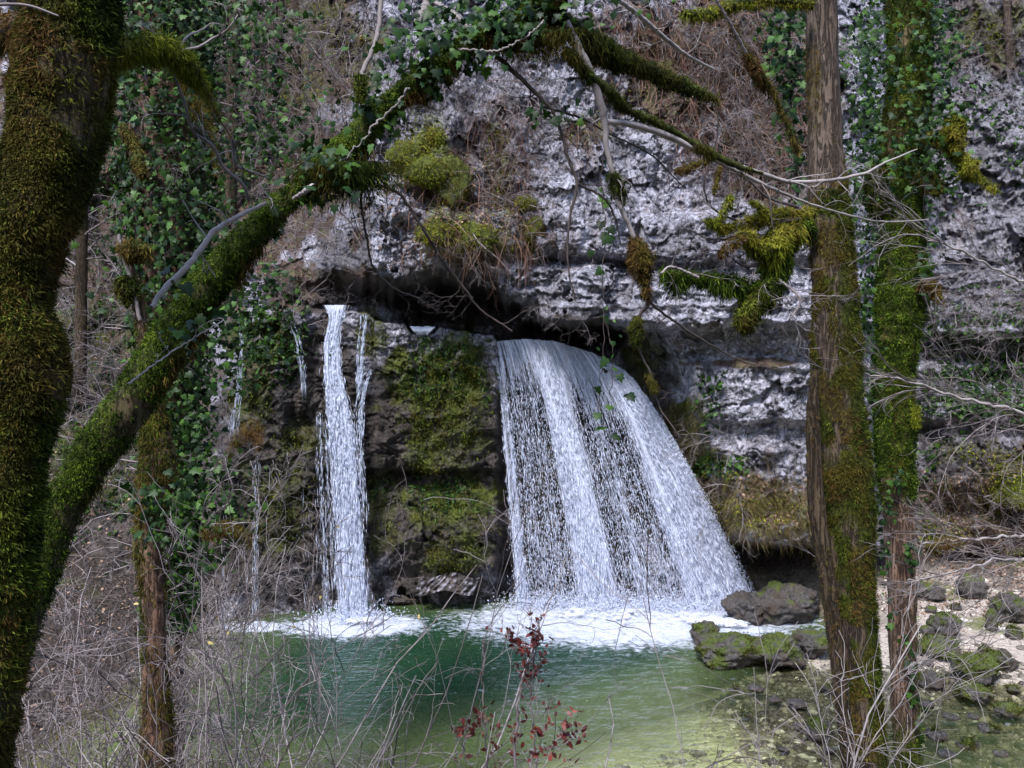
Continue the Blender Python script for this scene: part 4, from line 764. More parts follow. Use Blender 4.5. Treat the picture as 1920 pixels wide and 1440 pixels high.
for px, Y0, Y1, n, mt in [([(1720, 330, 16), (1745, 340, 26), (1758, 365, 10)], 6.9, 6.7, 1400, 'moss'), ([(1780, 220, 20), (1792, 245, 30), (1785, 262, 14)], 6.7, 6.6, 1500, 'moss_b'), ([(1735, 250, 14), (1790, 285, 20), (1815, 318, 26), (1830, 330, 8), (1870, 360, 10)], 6.8, 6.5, 2600, 'moss_b'), ([(1815, 320, 10), (1835, 300, 6)], 6.5, 6.5, 300, 'moss_b'), ([(1790, 285, 10), (1808, 265, 6)], 6.6, 6.6, 300, 'moss_b'),
                            ([(1725, 530, 18), (1750, 540, 20), (1762, 565, 10)], 6.8, 6.7, 1300, 'moss_br'), ([(1720, 760, 8), (1718, 800, 10)], 6.8, 6.8, 500, 'moss_b'), ([(1650, 310, 40), (1640, 370, 34), (1655, 400, 20)], 7.2, 7.1, 3000, 'moss')]:
    moss_limb(T4, px, Y0, Y1, n, .028, mt, 1.2)
mb = MB()
for (cu, cv, su, sv, k, Y) in [(1755, 30, 28, 50, 260, 7.0), (1770, 110, 20, 40, 160, 6.9), (1680, 100, 50, 50, 120, 6.8), (1745, 200, 36, 50, 200, 6.8), (1770, 250, 28, 40, 150, 6.8), (1620, 60, 20, 60, 160, 7.3), (1625, 200, 18, 60, 130, 7.3), (1620, 300, 25, 70, 240, 7.3), (1630, 120, 20, 120, 420, 8.2), (1635, 380, 14, 150, 420, 8.2), (1640, 640, 10, 90, 160, 8.0), (1646, 850, 7, 110, 190, 7.6), (1700, 290, 40, 40, 180, 6.8), (1760, 330, 26, 26, 120, 6.8), (1630, 420, 20, 60, 200, 7.3), (1620, 560, 12, 60, 100, 7.3), (1640, 700, 14, 60, 100, 7.2), (1735, 480, 10, 40, 60, 6.9), (1650, 180, 25, 90, 160, 7.2)]:
    q = P(cu + su * rng.normal(size=k), cv + sv * rng.normal(size=k), Y + .15 * rng.normal(size=k)); ivy_on(mb, q, norm(np.c_[rng.normal(size=(k, 1)) * .5, -np.ones((k, 1)), .3 + .4 * rng.normal(size=(k, 1))]), .049)
for (cu, cv, su, sv, k) in [(1685, 905, 12, 14, 26), (1665, 940, 10, 14, 16), (1672, 965, 8, 10, 10), (1705, 1035, 10, 14, 18), (1712, 1060, 6, 8, 12), (1660, 1050, 8, 40, 26), (1672, 1160, 8, 8, 8), (1695, 1200, 6, 8, 6), (1705, 1235, 4, 10, 6), (1712, 1300, 6, 20, 10), (1725, 1350, 4, 30, 10)]:
    q = P(cu + su * rng.normal(size=k), cv + sv * rng.normal(size=k), 6.78 + .02 * rng.normal(size=k)); ivy_on(mb, q, norm(np.c_[rng.normal(size=(k, 1)) * .3, -np.ones((k, 1)), .3 * np.ones((k, 1))]), .048, jit=.2)
kid(mb, 'ivy', M['ivy'], T4)
iv = empty('ivy_column', P(1480, 900, 8.5) * [1, 1, 0] + [0, 0, .2], 'leafy dark green ivy sprays in the gap left of the bare brown trunk', 'climbing plant'); mb = MB(); mb2 = MB()
c, r = px_tube(mb2, [(1500, 420, 6), (1490, 300, 6), (1480, 150, 6), (1478, -50, 6)], 6.6, 6.6, 60, 6, .03); add_twigs(mb2, sidetw(c, r, 30, .25, levels=2)); kid(mb2, 'stem', M['twig_dk'], iv)
for (cu, cv, su, sv, k) in [(1475, 30, 18, 40, 110), (1465, 90, 22, 40, 120), (1488, 130, 14, 40, 80), (1482, 220, 14, 60, 90), (1490, 330, 10, 30, 50), (1485, 410, 14, 14, 40)]:
    q = P(cu + su * rng.normal(size=k), cv + sv * rng.normal(size=k), 6.55 + .12 * rng.normal(size=k)); ivy_on(mb, q, norm(np.c_[rng.normal(size=(k, 1)) * .4, -np.ones((k, 1)), .3 * np.ones((k, 1))]), .062)
kid(mb, 'leaves', M['ivy'], iv)
# ================================================================== ivy tree and slim mossy trunk in the left middle ground
t5 = Trunk([(300, -500, 140), (305, -100, 135), (312, 100, 130), (318, 300, 125), (320, 500, 110), (322, 700, 70), (325, 900, 52), (322, 1100, 48), (318, 1300, 50), (315, 1440, 54), (312, 1700, 70)], 8.2, 7.8, 160, 32, .1, .1, 41, 0)
T5 = empty('ivy_tree', (t5.c[-1][0], t5.c[-1][1], gz(-3.5, 7.8)), 'tall dark trunk buried in glossy ivy, seen behind the arching mossy trunk', 'tree')
kid(t5.mesh(), 'trunk', M['bark_red'], T5, True)
mb = MB(); t5.moss(mb, 16000, .035, .013, lambda i, a, p, d: S(1050, 800, vv_(p)) * np.clip(.6 + .8 * fbm(p[:, 0] * 3, p[:, 1] * 3, p[:, 2] * 2, 2), 0, 1), (.3, .9), hang=.5); kid(mb, 'moss', M['moss_br'], T5)
mb = MB(); IVC = [(320, 40, 75, 50, 600), (300, 0, 60, 40, 250), (400, 60, 80, 60, 420), (450, 30, 70, 35, 240), (470, 150, 50, 40, 160), (300, 200, 55, 70, 420), (330, 300, 60, 80, 560), (280, 380, 40, 70, 300), (360, 420, 50, 70, 520), (320, 520, 60, 60, 420), (400, 520, 40, 60, 260), (340, 700, 30, 90, 420), (365, 820, 30, 80, 300), (345, 950, 30, 60, 220), (380, 640, 35, 50, 240), (450, 590, 50, 25, 110), (500, 655, 50, 14, 90), (420, 720, 40, 20, 70), (400, 880, 30, 30, 110), (450, 960, 25, 22, 60), (385, 1020, 30, 30, 90), (540, 220, 50, 60, 200), (430, 280, 60, 40, 200), (480, 260, 50, 60, 160), (280, 140, 40, 60, 220), (500, 520, 30, 30, 90)]
st = []
for (cu, cv, su, sv, k) in [(a_, b_, c_, e_, int(k_ * 1.0)) for a_, b_, c_, e_, k_ in IVC]:
    Yc = 8.0 - .2 * rng.random(); q = P(cu + su * rng.normal(size=k), cv + sv * rng.normal(size=k), Yc + .35 * rng.normal(size=k)); st.append(q[:3]); ivy_on(mb, q, norm(np.c_[rng.normal(size=(k, 1)) * .5, -np.ones((k, 1)), .4 + .4 * rng.normal(size=(k, 1))]), .058, jit=.45)
i_ = rng.random(9000) ** 1.0 * 100 + 18; a_ = rng.random(9000) * 6.28; p_, d_ = t5.at(i_, a_); ivy_on(mb, p_ + d_ * (.03 + .16 * rng.random(9000) ** 2)[:, None], d_, .060, jit=.35)
kid(mb, 'ivy', M['ivy'], T5)
mb = MB(); m = 46; i = rng.integers(20, 140, m); add_twigs(mb, twigs(t5.c[i], np.c_[rng.normal(size=m) * .8 + .25, -.5 * rng.random(m), rng.normal(size=m) * .5], .9 * (.4 + rng.random(m)), .012, 4, 4, -.01, .16, 10, .8, curl=.8)); kid(mb, 'branches', M['twig'], T5)
mb = MB()
for px in [[(345, 130, 10), (380, 200, 16), (400, 260, 12), (405, 330, 6)], [(320, 100, 20), (350, 150, 22), (365, 230, 10)], [(425, 850, 10), (470, 800, 26), (490, 830, 10)], [(380, 1000, 18), (430, 985, 24), (470, 1010, 10)]]:
    b = Trunk(px, 7.7, 7.5, 40, 10, .15); b.moss(mb, 1300, .04, .014, None, (.5, .95), hang=2.)
kid(mb, 'hanging_moss', M['moss_br'], T5)

t6 = Trunk([(232, 442, 7), (243, 480, 12), (254, 530, 18), (262, 580, 24), (272, 650, 28), (284, 740, 40), (290, 800, 48), (298, 860, 64), (288, 930, 62), (278, 1000, 50), (285, 1080, 46), (290, 1170, 44), (292, 1280, 52), (295, 1440, 64), (300, 1800, 90)], 5.0, 4.9, 180, 28, .14, .05, 51, 3)
T6 = empty('mossy_snag', (t6.c[-1][0], t6.c[-1][1], gz(-2.3, 4.9)), 'slim mossy trunk with a broken pale tip standing below the arching trunk', 'tree', 'mossy riverside trees')
kid(t6.mesh(), 'trunk', M['bark_red'], T6, True)
mb = MB(); t6.moss(mb, 24000, .026, .010, lambda i, a, p, d: np.clip((.4 + 1.3 * fbm(p[:, 0] * 5, p[:, 1] * 5, p[:, 2] * 2.4, 3) + .5 * S(0, .5, -d[:, 0])) * S(560, 640, vv_(p)), 0, 1) * (p[:, 2] > 2.2), (.3, .85), hang=.4); kid(mb, 'moss', M['moss'], T6)
mb = MB(); t6.moss(mb, 12000, .032, .011, lambda i, a, p, d: np.clip(.3 + fbm(p[:, 0] * 5 + 3, p[:, 1] * 5, p[:, 2] * 2.4, 3), 0, 1) * S(500, 560, vv_(p)), (.5, .95), hang=.5); kid(mb, 'brown_moss', M['moss_br'], T6)
limb(T6, [(262, 600, 7), (250, 540, 7), (235, 490, 8), (222, 440, 6)], 4.9, 4.9, 'limb'); moss_limb(T6, [(270, 330, 12), (262, 310, 16), (250, 270, 16), (228, 235, 12)], 5.4, 5.5, 900, .03, 'moss_br', 1.)
moss_limb(T6, [(235, 480, 24), (250, 468, 34), (282, 470, 12)], 4.9, 4.9, 1100, .028, 'moss_br', 1.2); moss_limb(T6, [(232, 520, 26), (240, 545, 30), (236, 570, 10)], 4.9, 4.9, 1000, .028, 'moss', 1.2)
mb = MB(); 
for (cu, cv, su, sv, k) in [(285, 960, 18, 30, 60), (275, 930, 20, 16, 40), (300, 1010, 12, 16, 16), (345, 930, 25, 30, 60)]:
    q = P(cu + su * rng.normal(size=k), cv + sv * rng.normal(size=k), 4.75 + .06 * rng.normal(size=k)); ivy_on(mb, q, norm(np.c_[rng.normal(size=(k, 1)) * .4, -np.ones((k, 1)), .3 * np.ones((k, 1))]), .045)
kid(mb, 'ivy', M['ivy'], T6)

# ================================================================== bare shrubs, one thing each
def shrub(label, u0, vtop, Y, n, H, lean, grp='bare shrubs on the near bank', lv=3, kids=7, r=.008, mat='twig', leaves=None, spread=.6, fan=.35, base=None, wob=.13, name='bare_shrub', u_sp=.25, extra=None):
    X0 = (u0 - 960) / F * Y; z0 = float(gz(X0, Y)) if base is None else base
    root = empty(name, (X0, Y, z0), label, 'shrub', grp)
    m = n; st = np.c_[X0 + rng.normal(size=m) * u_sp, Y + rng.normal(size=m) * .25, np.full(m, z0)]
    ztop = CZ - (vtop - 720) / F * Y; Hh = max(ztop - z0, .6)
    tw = twigs(st, np.c_[lean + rng.normal(size=m) * fan, rng.normal(size=m) * .2, np.ones(m)], Hh * (.6 + .55 * rng.random(m)) * math.sqrt(1 + lean * lean), r * (.6 + .7 * rng.random(m)), lv, kids, -.004, wob, 12, spread, .42, .55, .5)
    mb = MB(); add_twigs(mb, tw[:1], 5); kid(mb, 'stems', M[mat], root); mb = MB(); add_twigs(mb, [(p_, np.maximum(r_, .0019 * Y / 4.4)) for p_, r_ in tw[1:]]); kid(mb, 'twigs', M[mat], root)
    if leaves:
        mt, cnt, sz = leaves; q = tips(tw); q = q[rng.integers(0, len(q), cnt)]; mb = MB(); d = norm(rng.normal(size=q.shape))
        V, Fs, rr = inst(OV_V, OV_F, q, norm(np.cross(d, rng.normal(size=q.shape))), d, norm(rng.normal(size=q.shape)), sz * (.6 + .7 * rng.random(cnt))); mb.add(V, Fs, rr); kid(mb, 'leaves', M[mt], root)
    return root
SH = [("bare grey shrub in the bottom left corner below the thick trunk", 40, 1130, 4.6, 12, .1, 9), ("tangled pale twigs between the slim mossy trunk and the left edge", 150, 980, 5.6, 12, .15, 9), ("dense low twig tangle just left of the slim mossy trunk", 210, 1090, 5.0, 13, .2, 8),
      ("fine grey bush filling the gap left of the slanting trunk's foot", 120, 860, 7.2, 9, .1, 8), ("shrub with zigzag stems crossing the slim mossy trunk", 330, 980, 4.2, 8, .15, 7), ("bush with long stems sweeping up right toward the narrow fall", 400, 930, 4.8, 9, .55, 8),
      ("tall arching twigs over the foot of the narrow fall, few yellow leaves", 470, 960, 4.4, 8, .5, 8), ("low bare bush at the bottom edge below the narrow fall", 540, 1230, 4.0, 7, .15, 7), ("thin twigs at the bottom edge left of the green shallows", 700, 1190, 4.0, 5, .2, 7),
      ("wispy twigs over the green pool left of the red-leaved sapling", 820, 1180, 4.2, 3, .35, 6), ("dark upright bush behind the slim trunk at the left bottom", 250, 1180, 6.4, 14, .1, 8), ("matted brush at the far left shore of the pool", 170, 930, 9.0, 9, .1, 8), ("short scrub on the left shore beside the first trickle", 380, 1050, 10.5, 14, .1, 8)]
for j, (lb, u0, vt, Yy, n, ln, kd) in enumerate(SH):
    lf = ('yleaf', 26, .030) if j in (6, 5) else (('yleaf', 6, .03) if j in (8, 9) else None)
    shrub(lb, u0, vt, Yy, n, 0, ln, kids=max(kd - 3, 4), leaves=lf, spread=.85, lv=4 if j in (1, 2, 3) else 3, r=.008 if Yy < 6 else .013, wob=.13)
shrub('slender bare sapling with pale fanning twigs in front of the right trunks', 1470, 1000, 4.4, 3, 0, .1, 'bare shrubs on the near bank', 3, 9, .009, 'limb', fan=.25, u_sp=.04)
shrub('low spidery twigs at the bottom edge in front of the pale shallows', 1160, 1270, 4.0, 7, 0, .4, 'bare shrubs on the near bank', 3, 6, .005)
shrub('thin arching twigs in the bottom right corner', 1830, 1180, 5.0, 7, 0, -.2, 'bare shrubs on the near bank', 3, 6, .006)
# red leaved sapling
rs = empty('red_leaved_sapling', (.25, 4.2, float(gz(.25, 4.2))), 'young shrub with wine-red leaves rising at the bottom edge before the green pool', 'shrub')
mb = MB(); mbl = MB(); allp = []
for px in [[(960, 1800, 7), (965, 1440, 6), (975, 1300, 5), (1000, 1220, 4), (1010, 1160, 3)], [(985, 1750, 6), (1000, 1440, 5), (1040, 1400, 4), (1060, 1370, 3)], [(930, 1780, 6), (915, 1440, 4), (905, 1330, 3), (908, 1230, 3), (905, 1200, 2)], [(970, 1700, 6), (1000, 1420, 4), (995, 1300, 4), (1010, 1180, 3), (1018, 1150, 2)], [(950, 1700, 5), (880, 1440, 3), (850, 1360, 2)]]:
    c, r = px_tube(mb, px, 4.2, 4.0, 50, 5, .02); tw = sidetw(c, r, 16, .22, levels=2, kids=3, down=.5, spread=.6); add_twigs(mb, tw); allp.append(tips(tw)); allp.append(c[25:])
kid(mb, 'stems', M['twig'], rs); q = np.concatenate(allp); vq = vv_(q); uq = q[:, 0] / q[:, 1] * F + 960
w = (np.exp(-((vq - 1230) / 60) ** 2) * (np.abs(uq - 990) < 40) + np.exp(-((vq - 1390) / 45) ** 2) + .03) * (vq > 1150); q = q[rng.choice(len(q), 430, p=w / w.sum())]; q = q + rng.normal(size=q.shape) * .012
d = norm(rng.normal(size=q.shape) + [0, 0, .3]); V, Fs, rr = inst(OV_V, OV_F, q, norm(np.cross(d, rng.normal(size=q.shape))), d, norm(rng.normal(size=q.shape)), .037 * (.6 + .7 * rng.random(len(q)))); mbl.add(V, Fs, rr); kid(mbl, 'leaves', M['redleaf'], rs)
# long pale twig sprays entering from the right edge
for lb, ps, n in [('spray of long pale twigs reaching in from the right edge at mid height', [(2150, 860, 12), (2000, 800, 9), (1900, 770, 7), (1800, 745, 5), (1700, 715, 4), (1600, 695, 2)], 26), ('thin grey branch with drooping twigs entering from the right, beside the upper cliff', [(2150, 640, 10), (2000, 560, 7), (1900, 520, 5), (1800, 470, 4), (1720, 440, 2)], 22), ('straight dark twig with a rusty moss tuft in front of the leafy slope at right', [(2150, 1010, 10), (2000, 1004, 8), (1900, 1006, 6), (1800, 1012, 5), (1730, 1020, 3)], 8), ('lowest grey branch entering from the right above the boulders', [(2200, 1100, 9), (2000, 1060, 7), (1880, 1050, 5), (1780, 1075, 3), (1700, 1090, 2)], 16)]:
    r_ = empty('bare_branch', P(ps[0][0], ps[0][1], 6.5), lb, 'branch', 'bare branches entering from the right'); mb = MB(); c, r = px_tube(mb, ps, 6.5, 6.0, 60, 5, .02, .8); kid(mb, 'stem', M['limb'], r_); mb = MB()
    i = rng.integers(5, 55, n); t = norm(c[np.minimum(i + 2, 59)] - c[i - 2]); add_twigs(mb, twigs(c[i], t + rng.normal(size=(n, 3)) * [.15, .25, .3], .9 * (.5 + .9 * rng.random(n)), .0042, 3, 4, .0, .09, 12, .35, .5, .6, .5)); kid(mb, 'twigs', M['twig'], r_)
    if 'rusty' in lb: b = Trunk([(1800, 1012, 8), (1770, 1016, 16), (1735, 1024, 8)], 6.1, 6.0, 30, 10, .2); mb = MB(); b.moss(mb, 1200, .022, .01, None, (.5, .9), hang=1.); kid(mb, 'moss_tuft', M['moss_br'], r_)

# ================================================================== boulders
import bmesh
def ico(n):
    bm = bmesh.new(); bmesh.ops.create_icosphere(bm, subdivisions=n, radius=1); V = np.array([v.co[:] for v in bm.verts]); Fs = np.array([[v.index for v in f.verts] for f in bm.faces]); bm.free(); return V, Fs
IC5, IC3 = ico(5), ico(3)
def rock_shape(ic, size, seed, cuts=12, rough=.17):
    r = np.random.default_rng(seed); V, Fs = ic; V = V * (1 + .25 * pn(V[:, 0] * 1.2 + seed, V[:, 1] * 1.2, V[:, 2] * 1.2))[:, None]
    for _ in range(cuts):
        n = r.normal(size=3); n /= np.linalg.norm(n); dd = .55 + .3 * r.random(); e = np.maximum(0, V @ n - dd); V = V - (e * .9)[:, None] * n
    h = rough * fbm(V[:, 0] * 2.5 + seed, V[:, 1] * 2.5, V[:, 2] * 2.5, 6, .62) + .03 * ridged(V[:, 0] * 5, V[:, 1] * 5 + seed, V[:, 2] * 5, 3)
    V = V + norm(V) * h[:, None]; return V * np.asarray(size), Fs
def boulder(label, u, v, wpx, hpx, dep=1., mossy=.5, seed=0, zb=None, ic=None, group='boulders by the pool', name='boulder'):
    """u, v: pixel of the foot's middle; size in pixels"""
    z = zb if zb is not None else 0.0; Yf = (CZ - z) * F / (v - 720)
    for _ in range(4):
        Xf = (u - 960) / F * Yf; z = max(float(gz(Xf, Yf)), -.02) if zb is None else zb; Yf = (CZ - z) * F / (v - 720)
    w = .9 * wpx / F * Yf; h = .9 * hpx / F * Yf; V, Fs = rock_shape(ic or IC5, (w / 2 * 1.08, w / 2 * dep, h * .62), seed)
    Yc = Yf + w / 2 * dep * .6; zc = z + h * .42
    root = empty(name, (Xf, Yc, z), label, 'rock', group)
    V = V + [Xf, Yc, zc]; mb = MB().add(V, Fs); N = norm(V - [Xf, Yc, zc])
    ms = S(.1, .55, N[:, 2] * .6 + mossy - .5 + .9 * fbm(V[:, 0] * 3.5, V[:, 1] * 3.5, V[:, 2] * 3.5, 4)) * (mossy > .05)
    ms = ms * S(z + .02, z + .12, V[:, 2])
    mb.v = [x - np.array(root.location) for x in mb.v]; mb.build('stone', M['boulder'], root, True, None, dict(moss=ms))
    if mossy > .3:
        k = int(1500 * min(w, 2.) * mossy); i = rng.choice(len(V), k, p=(ms + 1e-6) / (ms + 1e-6).sum()); mm = MB()
        place(mm, KITE_V, KITE_F, V[i] + rng.normal(size=(k, 3)) * .02, N[i], .1 + .4 * rng.random(k), .045 * (.5 + rng.random(k)), .03 + 0 * ms[i], np.clip(.3 + .25 * rng.normal(size=k), 0, 1)); kid(mm, 'moss', M['moss'], root)
    return root
BL = [('black wet rock at the right foot of the broad fall', 1412, 1172, 96, 62, 1, 0), ('wide low rock mass with mossy edge reaching into the pool', 1380, 1256, 190, 62, .6, .62), ('pointed wet hump at the left tip of the low rock mass', 1322, 1214, 66, 44, 1, .35), ('big brown slab under the cliff behind the bare trunk', 1480, 1172, 160, 84, .7, .2),
      ('second wet black rock just behind the first at the fall foot', 1462, 1150, 80, 50, 1, .1), ('dark rock touching the left side of the bare trunk', 1530, 1238, 80, 62, 1, .25), ('mossy rock hump joining the low rock mass on its right', 1460, 1256, 110, 62, .8, .6), ('rounded mossy boulder alone on the pale gravel', 1788, 1200, 60, 52, 1, .35), ('broad moss-capped rock left of the gravel beach', 1772, 1240, 100, 52, .9, .75),
      ('large mossy rock in the middle of the right bank', 1845, 1290, 100, 60, .9, .8), ('mossy rock with steep right side at the right bank', 1880, 1262, 80, 44, .8, .7), ('low mossy rock at the water edge right of the reddish trunk', 1836, 1316, 70, 34, .9, .8), ('flat stone with green top beside the reddish trunk', 1755, 1290, 60, 30, .9, .6),
      ('big grey boulder at the right edge below the leafy slope', 1905, 1168, 80, 64, 1, .2), ('upright mossy block left of the big grey boulder', 1868, 1188, 30, 46, 1, .6), ('small rounded mossy rock on the sand at right edge', 1912, 1200, 36, 28, 1, .6), ('half-sunk stone with wet sheen in the pale shallows', 1534, 1392, 50, 46, 1, .35),
      ('dark mossy rock at the far right in the stream', 1900, 1350, 60, 30, 1, .6), ('sunken green stone near the bottom right', 1820, 1408, 46, 20, 1, .6), ('dark block under the overhang beside the slab', 1510, 1090, 60, 40, .8, .3), ('dark rock piled behind the slab near the cliff foot', 1450, 1090, 60, 30, .8, .4),
      ('pale grey stone among dead leaves on the slope', 1790, 1058, 40, 24, 1, 0), ('dark boulder half buried at the foot of the slope', 1840, 1122, 60, 44, 1, .3), ('brown rock behind the reddish trunk at the cliff foot', 1760, 1128, 70, 34, 1, .15), ('grey stone standing in the gravel left of the rounded boulder', 1745, 1196, 34, 24, 1, .2),
      ('mossy stone in the shallow brown water, left of the bottom corner', 1760, 1392, 44, 22, 1, .5), ('grey flat stone in the brown shallows left of the trunks', 1500, 1330, 46, 14, 1, 0), ('small wet stone before the low rock mass', 1420, 1300, 34, 14, 1, 0), ('low ledge stone awash below the central mossy face', 740, 1136, 110, 22, .5, 0), ('second ledge stone awash right of the white pleated rock', 900, 1128, 90, 16, .5, .2)]
for j, (lb, u, v, w, h, dp, ms) in enumerate(BL): boulder(lb, u, v, w, h, dp, ms, j + 3, ic=IC5 if w > 60 else IC3 if w < 40 else ico(4))
SM = [(1750, 1150, 26, 14), (1800, 1145, 24, 12), (1740, 1330, 30, 14), (1790, 1352, 34, 12), (1860, 1378, 40, 16), (1780, 1424, 36, 14), (1880, 1420, 30, 12), (1560, 1300, 34, 14), (1500, 1368, 26, 12), (1455, 1318, 30, 10), (1400, 1345, 24, 9), (1700, 1262, 30, 20), (1890, 1235, 30, 18), (1850, 1225, 24, 14), (1812, 1268, 30, 18), (1745, 1252, 26, 16), (1905, 1300, 30, 16), (1560, 1412, 26, 10), (1470, 1410, 22, 8), (1380, 1298, 26, 8), (1830, 1350, 26, 10)]
SL = ['grey pebble-sized stone below the rounded mossy boulder', "little stone at the left foot of the rounded boulder's beach", 'wet stone beside the reddish trunk at the stream edge', 'wet stone right of the trunk below the low mossy rock', 'broad flat wet stone low in the right stream', 'wet stone at the bottom edge right of the reddish trunk', 'small stone in the bottom right corner', "stone touching the bare trunk's left side at the shore", 'brown stone left of the bare trunk above the half-sunk stone', 'flat stone left of the trunks in the brown shallows', 'smallest brown stone out in the pale shallows', 'stone showing in the gap between the two right trunks', 'stone on sand left of the right edge, under the mossy block', 'stone between the rounded boulder and the large mossy rock', 'mossy stone squeezed between the two broad mossy rocks', 'grey stone behind the broad moss-capped rock', 'dark stone at the right edge beside the steep-sided rock', 'wet stone at the bottom just left of the bare trunk', 'small stone at the bottom edge in the pale shallows', 'thin stone just off the low rock mass', 'wet stone between the reddish trunk and the bottom right corner']
for j, (u, v, w, h) in enumerate(SM): boulder(SL[j], u, v, w, h, 1, [.1, .5, .3][j % 3], j + 90, ic=IC3, group='small stones at right', name='stone')
# pleated pale rock at the pool edge
pr = empty('pleated_rock', P(835, 1108, 18.1), 'pale wet rock with dark pleats at the pool edge below the mossy face', 'rock'); A, B = np.meshgrid(np.linspace(0, 1, 90), np.linspace(0, 1, 16)); u = 790 + A * 110 + B * -14; v = 1080 + B * 34 + 12 * A * (A - 1) + 4 * np.sin(A * 9)
pl = np.abs(np.sin(A * 26 + B * 2.4 + 2 * pn(A * 6, B * 2, 1))); MB_ = MB().add(P(u, v, 18.35 - .45 * B - .07 * pl - .10 * fbm(A * 9, B * 4, 3, 4)), gridfaces(16, 90)[:, ::-1]); MB_.v = [x - np.array(pr.location) for x in MB_.v]; MB_.build('stone', M['rock'], pr, True, None, dict(wet=1 - .8 * S(.35, .9, pl) * S(-.1, .25, pn(A * 9, B * 5, 3)), moss=0 * A, litter=0 * A))
# ================================================================== stuff: pebbles, dead leaves, brush, grass, cliff moss
def ground_pts(n, x0, x1, y0, y1):
    x = x0 + (x1 - x0) * rng.random(n); y = y0 + (y1 - y0) * rng.random(n); return np.c_[x, y, gz(x, y)]
IC1 = ico(1); q = np.concatenate([ground_pts(5200, 3.2, 13, 9.5, 18.8), ground_pts(1500, -2, 4.5, 9.5, 12.6)]); q = q[(q[:, 2] > -.28) & (q[:, 2] < .8) & ~((q[:, 1] > 15.8) & (q[:, 0] < 8))]; n = len(q); sc = .018 + .05 * rng.random(n) ** 5 * 2
ax = norm(rng.normal(size=(n, 3)) * [1, 1, .25]); ay = norm(np.cross(ax, rng.normal(size=(n, 3)) * .3 + [0, 0, 1])); mb = MB(); Vv, Fs, rr = inst(IC1[0] * [1, .75, .5], IC1[1], q, ax, ay, np.cross(ax, ay), sc); mb.add(Vv, Fs, rr)
q2 = np.concatenate([ground_pts(2600, 3.6, 10, 9.8, 14.5), ground_pts(600, 2.2, 5, 13, 15.5)]); q2 = q2[(q2[:, 2] > -.3) & (q2[:, 2] < .1)]; n = len(q2); ax = norm(rng.normal(size=(n, 3)) * [1, 1, .2]); ay = norm(np.cross(ax, rng.normal(size=(n, 3)) * .3 + [0, 0, 1])); m2_ = MB()
w2 = IC1[0] * (1 + .35 * pn(IC1[0][:, 0] * 1.7, IC1[0][:, 1] * 1.7, IC1[0][:, 2] * 1.7))[:, None]; Vv, Fs, rr = inst(w2 * [1, .75, .5], IC1[1], q2, ax, ay, np.cross(ax, ay), .03 + .10 * rng.random(n) ** 3); m2_.add(Vv, Fs, rr); tag(m2_.build('cobbles', M['pebble_dk'], None, True), 'brown cobbles lying in the shallow water at right', 'cobbles', None, 'stuff')
tag(mb.build('gravel', M['pebble'], None, True), 'pale gravel and pebbles on the beach and in the shallows at right', 'gravel', None, 'stuff')
def on_cliff(rects):
    out = []; nr = []
    for (u0, u1, v0, v1, n) in rects:
        u = rng.uniform(u0, u1, n) + rng.normal(size=n) * (u1 - u0) * .12; v = rng.uniform(v0, v1, n) + rng.normal(size=n) * (v1 - v0) * .12; out.append(np.c_[u, v])
    uv = np.concatenate(out); p = surf(uv[:, 0], uv[:, 1]); pu = surf(uv[:, 0] + 3, uv[:, 1]); pv = surf(uv[:, 0], uv[:, 1] + 3); nn = norm(np.cross(pu - p, p - pv)); nn = np.where(nn[:, 1:2] > 0, -nn, nn); return uv, p, nn
# dead leaf litter
uv, p, nn = on_cliff([(260, 640, 0, 480, 2600), (700, 1000, 300, 470, 1100), (820, 960, 350, 450, 500), (1720, 1960, 900, 1100, 2600), (1290, 1520, 900, 1000, 700), (1300, 1500, 0, 200, 500), (-100, 300, 500, 1100, 1500)]); g = ground_pts(4500, 7.5, 14, 16.5, 22); g = g[g[:, 2] > .3]; g2 = ground_pts(2500, -10, -5.5, 8, 18); g = np.concatenate([g, g2])
p = np.concatenate([p, g]); nn = np.concatenate([nn, np.tile([0, 0, 1.], (len(g), 1))]); k = len(p); d = norm(rng.normal(size=(k, 3))); mb = MB(); Vv, Fs, rr = inst(OV_V * [1.3, 1, 1.5], OV_F, p + nn * .03, norm(np.cross(d, nn)), norm(d - nn * .5), nn, .05 + .05 * rng.random(k)); mb.add(Vv, Fs, rr)
tag(mb.build('leaf_litter', M['litter']), 'brown dead leaves scattered over the slopes and ledges', 'leaf litter', None, 'stuff')
